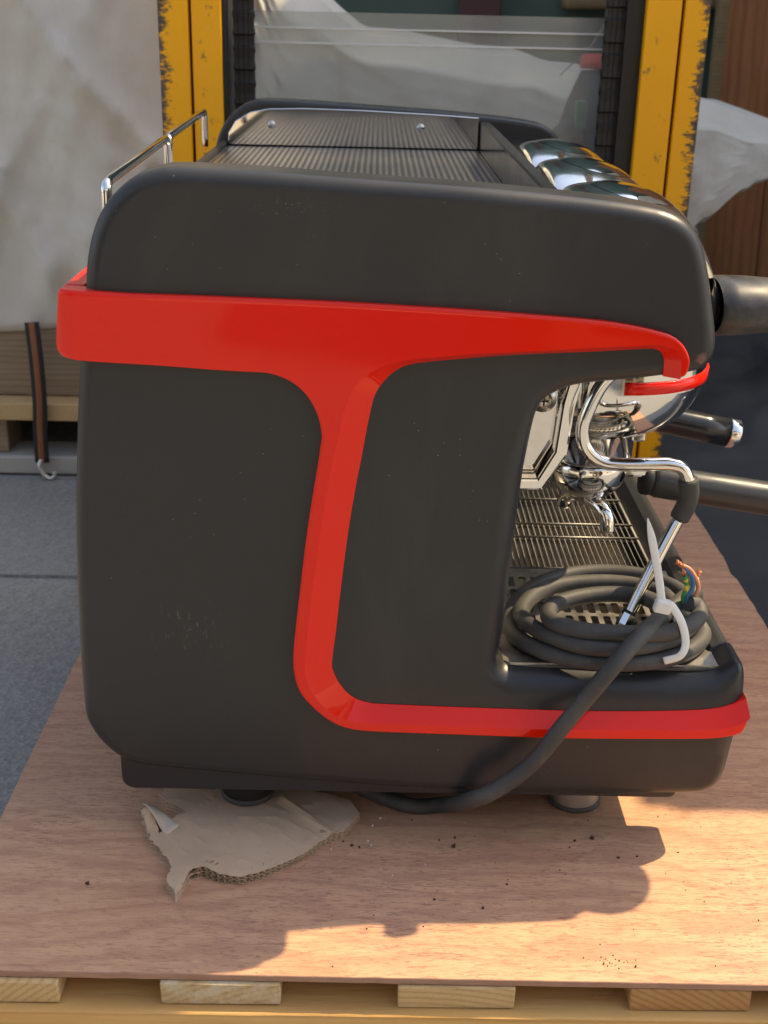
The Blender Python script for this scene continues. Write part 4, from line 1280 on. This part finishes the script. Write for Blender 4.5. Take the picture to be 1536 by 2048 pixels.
# steam wand
wp = [(.214, .1, .432)] + mm(WAND)[1:]
wd_ = MB().tube(catmull(wp, 8), .0063, 16).build("steam_wand", M['chrome'], mc)
MB().tube(catmull(mm(GRIP), 6), [.0087]+[.0093]*17+[.0088], 18).build("rubber_grip", M['rubber'], wd_)
wl_ = mm(WANDLOW)
lowt = MB().tube(catmull(wl_, 6), .0061, 16)
lowt.build("lower_tube", M['chrome'], wd_)
dv = (Vector(wl_[-1])-Vector(wl_[0])).normalized()
MB().lathe([(.0064, -.014), (.0080, -.011), (.0080, .0), (.0062, .010), (.0045, .014), (0, .014)], wl_[-1], dv, seg=8, smooth=False).build("nozzle", M['chrome'], wd_)

# feet
for fx, fy, z0 in ((-.116, .062, .0078), (.207, .070, 0.0), (-.118, .75, 0.0), (.207, .75, 0.0)):
    f_ = MB().lathe([(0, 0), (.0235, 0), (.0262, .0012), (.0265, .004), (.0248, .006)], (fx, fy, z0), seg=32).build("foot", M['rubber'], mc)
    MB().lathe([(.0245, .0055), (.0245, .056)], (fx, fy, z0), seg=32).build("foot_stem", M['grease'] if fx < 0 else M['zinc'], f_)

# portafilters locked into the groups: lift-away things
def portafilter(yc, label, zr, hx0, hx1, hz0, hz1, mat_h, cap):
    p_ = thing("portafilter", (.226, yc, .262), label, "portafilter", "portafilters in the coffee machine")
    MB().lathe([(.0385, .299), (.0405, .297), (.0405, .287), (.039, .280), (.036, .272), (.029, .264), (.022, .2595), (0, .259)], (.226, yc, 0), seg=40).build("basket_holder", M['chrome'], p_)
    sp2 = MB()
    sp2.lathe([(.011, .262), (.011, .250), (0, .249)], (.226, yc, 0), seg=16)
    sp2.tube(catmull([(.226, yc, .253), (.236, yc-.016, .252), (.244, yc-.028, .243), (.246, yc-.032, .226)], 6), [.0085]*12+[.0078]*7, 14)
    sp2.tube(catmull([(.226, yc, .253), (.216, yc+.016, .252), (.210, yc+.026, .243), (.208, yc+.030, .232)], 6), [.0085]*12+[.0078]*7, 14)
    sp2.build("spout", M['chrome'], p_)
    d_ = Vector((hx1-hx0, 0, hz1-hz0)); L = d_.length; d_.normalize()
    MB().box((.262, yc-.011, .2795), (hx0+.004, yc+.011, .2915)).build("neck", M['chrome'], p_, .003)
    MB().lathe([(0, 0), (.0150, 0), (.0164, .002), (.0164, .008), (.0155, .0105), (0, .0105)], (hx0, yc, hz0), d_, seg=28).build("collar", M['grease'], p_)
    MB().lathe([(0, .011), (.0155, .011), (.0172, .016), (.0176, L*.35), (.0182, L*.75), (.0182, L), (0, L)], (hx0, yc, hz0), d_, seg=32).build("handle", mat_h, p_)
    if cap:
        MB().lathe([(.0184, 0), (.019, .001), (.019, .012), (.0175, .014), (0, .014)], Vector((hx0, yc, hz0))+d_*L, d_, seg=32).build("end_cap", M['chrome'], p_)
    return p_
portafilter(.25, "near portafilter with a long dull metal handle, behind the steam wand", 0, .283, .50, .2745, .243, M['handle'], True)
portafilter(.53, "far portafilter with a black handle and chrome end cap below the hood", 0, .318, .452, .262, .236, M['gloss'], True)

# ---------------------------------------------------------------- power cable, cable tie, cardboard
pc = thing("power_cable", (.23, .09, .19), "thick black power cable coiled on the drip tray, its loose end hanging down the side", "cable")
L_ = mm(LOOPS); l1, l2, l3 = L_[:14], L_[14:27], L_[27:]
path = mm(ENDRUN)[::-1] + l3[2:] + l2 + l1 + [(.312, .105, .212), (.292, .068, .225)] + mm(TAIL)[::-1] + [(-.03, .10, .009), (-.08, .22, .009)]
cpts = catmull(path, 7)
MB().tube(cpts, [.0077+.00022*noise.noise((i*.11, 0, 0)) for i in range(len(cpts))], 16).build("cable_jacket", M['rubber'], pc)
e0 = Vector(mm(ENDRUN)[-1])
for pts_, mt in (
    ([(0.2878, 0.0520, 0.2256), (0.2854, 0.0500, 0.2348), (0.2870, 0.0490, 0.2435), (0.2867, 0.0490, 0.2496), (0.2835, 0.0480, 0.2561)], M['wire_green']),
    ([(0.2897, 0.0500, 0.2256), (0.2887, 0.0480, 0.2348), (0.2922, 0.0480, 0.2441), (0.2923, 0.0480, 0.2512), (0.2895, 0.0490, 0.2577), (0.2831, 0.0500, 0.2632)], M['wire_blue']),
    ([(0.2924, 0.0500, 0.2267), (0.2961, 0.0490, 0.2360), (0.2978, 0.0490, 0.2457), (0.2940, 0.0490, 0.2548), (0.2883, 0.0500, 0.2623), (0.2812, 0.0510, 0.2657)], M['wire_brown']),
    ([(0.2918, 0.0530, 0.2252), (0.2950, 0.0540, 0.2361), (0.2949, 0.0540, 0.2453), (0.2973, 0.0540, 0.2525)], M['wire_grey']),
):
    wr = MB().tube(catmull(pts_, 5), .0021, 8).build("conductor", mt, pc)
    if mt == M['wire_green']:
        q_ = catmull(pts_, 5)
        MB().tube(q_[9:14], .0023, 8).tube(q_[16:19], .0023, 8).build("yellow_stripe", M['wire_yellow'], wr)
    a_, b_ = Vector(pts_[-2]), Vector(pts_[-1]); d_ = (b_-a_).normalized()
    mb = MB(); rg = random.Random(len(pts_))
    for k in range(12):
        j_ = Vector((rg.uniform(-1, 1), rg.uniform(-1, 1), rg.uniform(-1, 1)))*.45
        e_ = (d_+j_).normalized()
        mb.tube([b_-d_*.001, b_+e_*.003, b_+e_*rg.uniform(.005, .008)+Vector((0, 0, rg.uniform(-.001, .001)))], .0005, 5)
    mb.build("bare_strands", M['copper'], wr)
# cable tie
ct_ = thing("cable_tie", (.259, .02, .238), "white nylon cable tie holding the coil, its long tail sticking up", "cable tie")
hd = (.2565, .008, .2455)
MB().box((hd[0]-.0075, hd[1]-.0045, hd[2]-.006), (hd[0]+.0078, hd[1]+.0045, hd[2]+.0065), Matrix.Rotation(rad(12), 3, 'Y')).build("tie_head", M['nylon'], ct_, .0022, 2)
tp = catmull([(hd[0]-.001, hd[1], hd[2]+.004), (.2520, .011, .268), (.2455, .014, .295), (.2365, .014, .326)], 8)
MB().tube(tp, [.0037]*(len(tp)-5)+[.0033, .0028, .0022, .0014, .0006], 10, flat=(.28, 1)).build("tie_tail", M['nylon'], ct_)
lp = catmull([(hd[0]+.006, hd[1]+.002, hd[2]+.001), (.2670, .0115, .2425), (.2760, .009, .228), (.2800, .005, .211), (.2755, .002, .200), (.2620, .003, .194)], 8)
MB().tube(lp, .0038, 10, flat=(.35, 1)).build("tie_loop", M['nylon'], ct_)

# torn cardboard under the left foot: three liners and two layers of fluting
cd = thing("cardboard_piece", (-.11, 0, 0), "torn grey-brown corrugated cardboard piece under the machine's left foot", "cardboard")
C_ = [(x*.001, y*.001) for x, y, z in CARD]
C2 = []
for i in range(len(C_)):
    a, c = Vector(C_[i]), Vector(C_[(i+1) % len(C_)])
    k = max(1, int((c-a).length/.0018))
    for j in range(k):
        p = a.lerp(c, j/k)
        torn = 1.0 if (i < 11 or i > 22) else .25
        C2.append((p.x+.0030*torn*noise.noise((p.x*260, p.y*260, 1)), p.y+.0030*torn*noise.noise((p.x*260, p.y*260, 7))))
def card_z(x, y, lay):
    z = .0006 + lay*.0033
    z += .010*bump_at(x, y, -.205, .018, .012)*(1 if lay else .3)          # flap standing up
    z += .0045*bump_at(x, y, -.150, -.062, .022)*lay*.6
    z -= 0.0
    z += .0016*noise.noise((x*22, y*22, 2))*lay*.5 + .0010*(1-abs(noise.noise((x*38+y*20, y*45, 5))))**8*lay*.5
    z += .0022*math.exp(-(((x+.052)*.75+(y-.018)*.66)/.004)**2)*lay*(1 if x > -.085 else 0)
    return max(z, .0005+lay*.0022)
def liner(lay, inset):
    A = [Vector(p) for p in C2]
    cen = Vector((-.10, .0))
    pts_ = [p+(cen-p).normalized()*inset*(.4+.6*abs(noise.noise((p.x*90, p.y*90, lay)))) for p in A]
    pl_ = [(p.x, p.y) for p in pts_]
    AA = np.array(pl_); lo, hi = AA.min(0), AA.max(0)
    gx, gy = np.meshgrid(np.arange(lo[0], hi[0], .005), np.arange(lo[1], hi[1], .005))
    G = np.stack([gx.ravel(), gy.ravel()], 1); G = G[inside(G, pl_)]; G = G[dist_to(G, pl_)[0] > .002]
    nb = len(pl_)
    r_ = geometry.delaunay_2d_cdt([Vector(p) for p in pl_]+[Vector(p) for p in G], [(i, (i+1) % nb) for i in range(nb)], [], 1, 1e-7)
    o = MB().add([(v[0], v[1], card_z(v[0], v[1], lay)) for v in r_[0]], [tuple(f) for f in r_[2]], False).build("liner", M['card'], cd)
    md = o.modifiers.new("thickness", 'SOLIDIFY'); md.thickness = .0006; md.offset = 0
for lay, ins in ((0, .0002), (1, .0012), (2, .0006)): liner(lay, ins)
cut = [C_[i] for i in range(14, 25)]
cutp = catmull([(x, y, 0) for x, y in cut], 1)
for lay in (0, 1):
    mb = MB(); vs = []; s_ = 0; prev = None
    dense = []
    for a, c in zip(cutp, cutp[1:]):
        k = max(1, int((c-a).length/.0012)); dense += [a.lerp(c, j/k) for j in range(k)]
    for p in dense:
        if prev is not None: s_ += (p-prev).length
        prev = p
        za, zb = card_z(p.x, p.y, lay)+.0004, card_z(p.x, p.y, lay+1)-.0004
        z = za+(zb-za)*(.5+.5*math.sin(s_*2*math.pi/.0062))
        inn = (Vector((-.10, .02, 0))-p).normalized()
        vs += [tuple(p-inn*.0006+Vector((0, 0, z))), tuple(p+inn*.012+Vector((0, 0, z)))]
    mb.add(vs, [(2*i, 2*i+2, 2*i+3, 2*i+1) for i in range(len(vs)//2-1)], True)
    o = mb.build("fluting", M['flute'], cd)
    md = o.modifiers.new("thickness", 'SOLIDIFY'); md.thickness = .0005
fl = MB(); vs = []
for i in range(9):
    for j in range(5):
        u, v_ = i/8, j/4
        x = -.212+.028*u+.010*v_; y = .022-.030*u+.012*v_
        vs.append((x+.001*noise.noise((i, j, 0)), y+.001*noise.noise((i, j, 4)), .008+.016*(1-v_)*(1-.4*u)*math.sin(min(1, .25+u*1.1)*math.pi)**.6+.002*v_))
fl.add(vs, [(i*5+j, (i+1)*5+j, (i+1)*5+j+1, i*5+j+1) for i in range(8) for j in range(4)], True)
o = fl.build("torn_flap", M['paper'], cd); md = o.modifiers.new("thickness", 'SOLIDIFY'); md.thickness = .0007
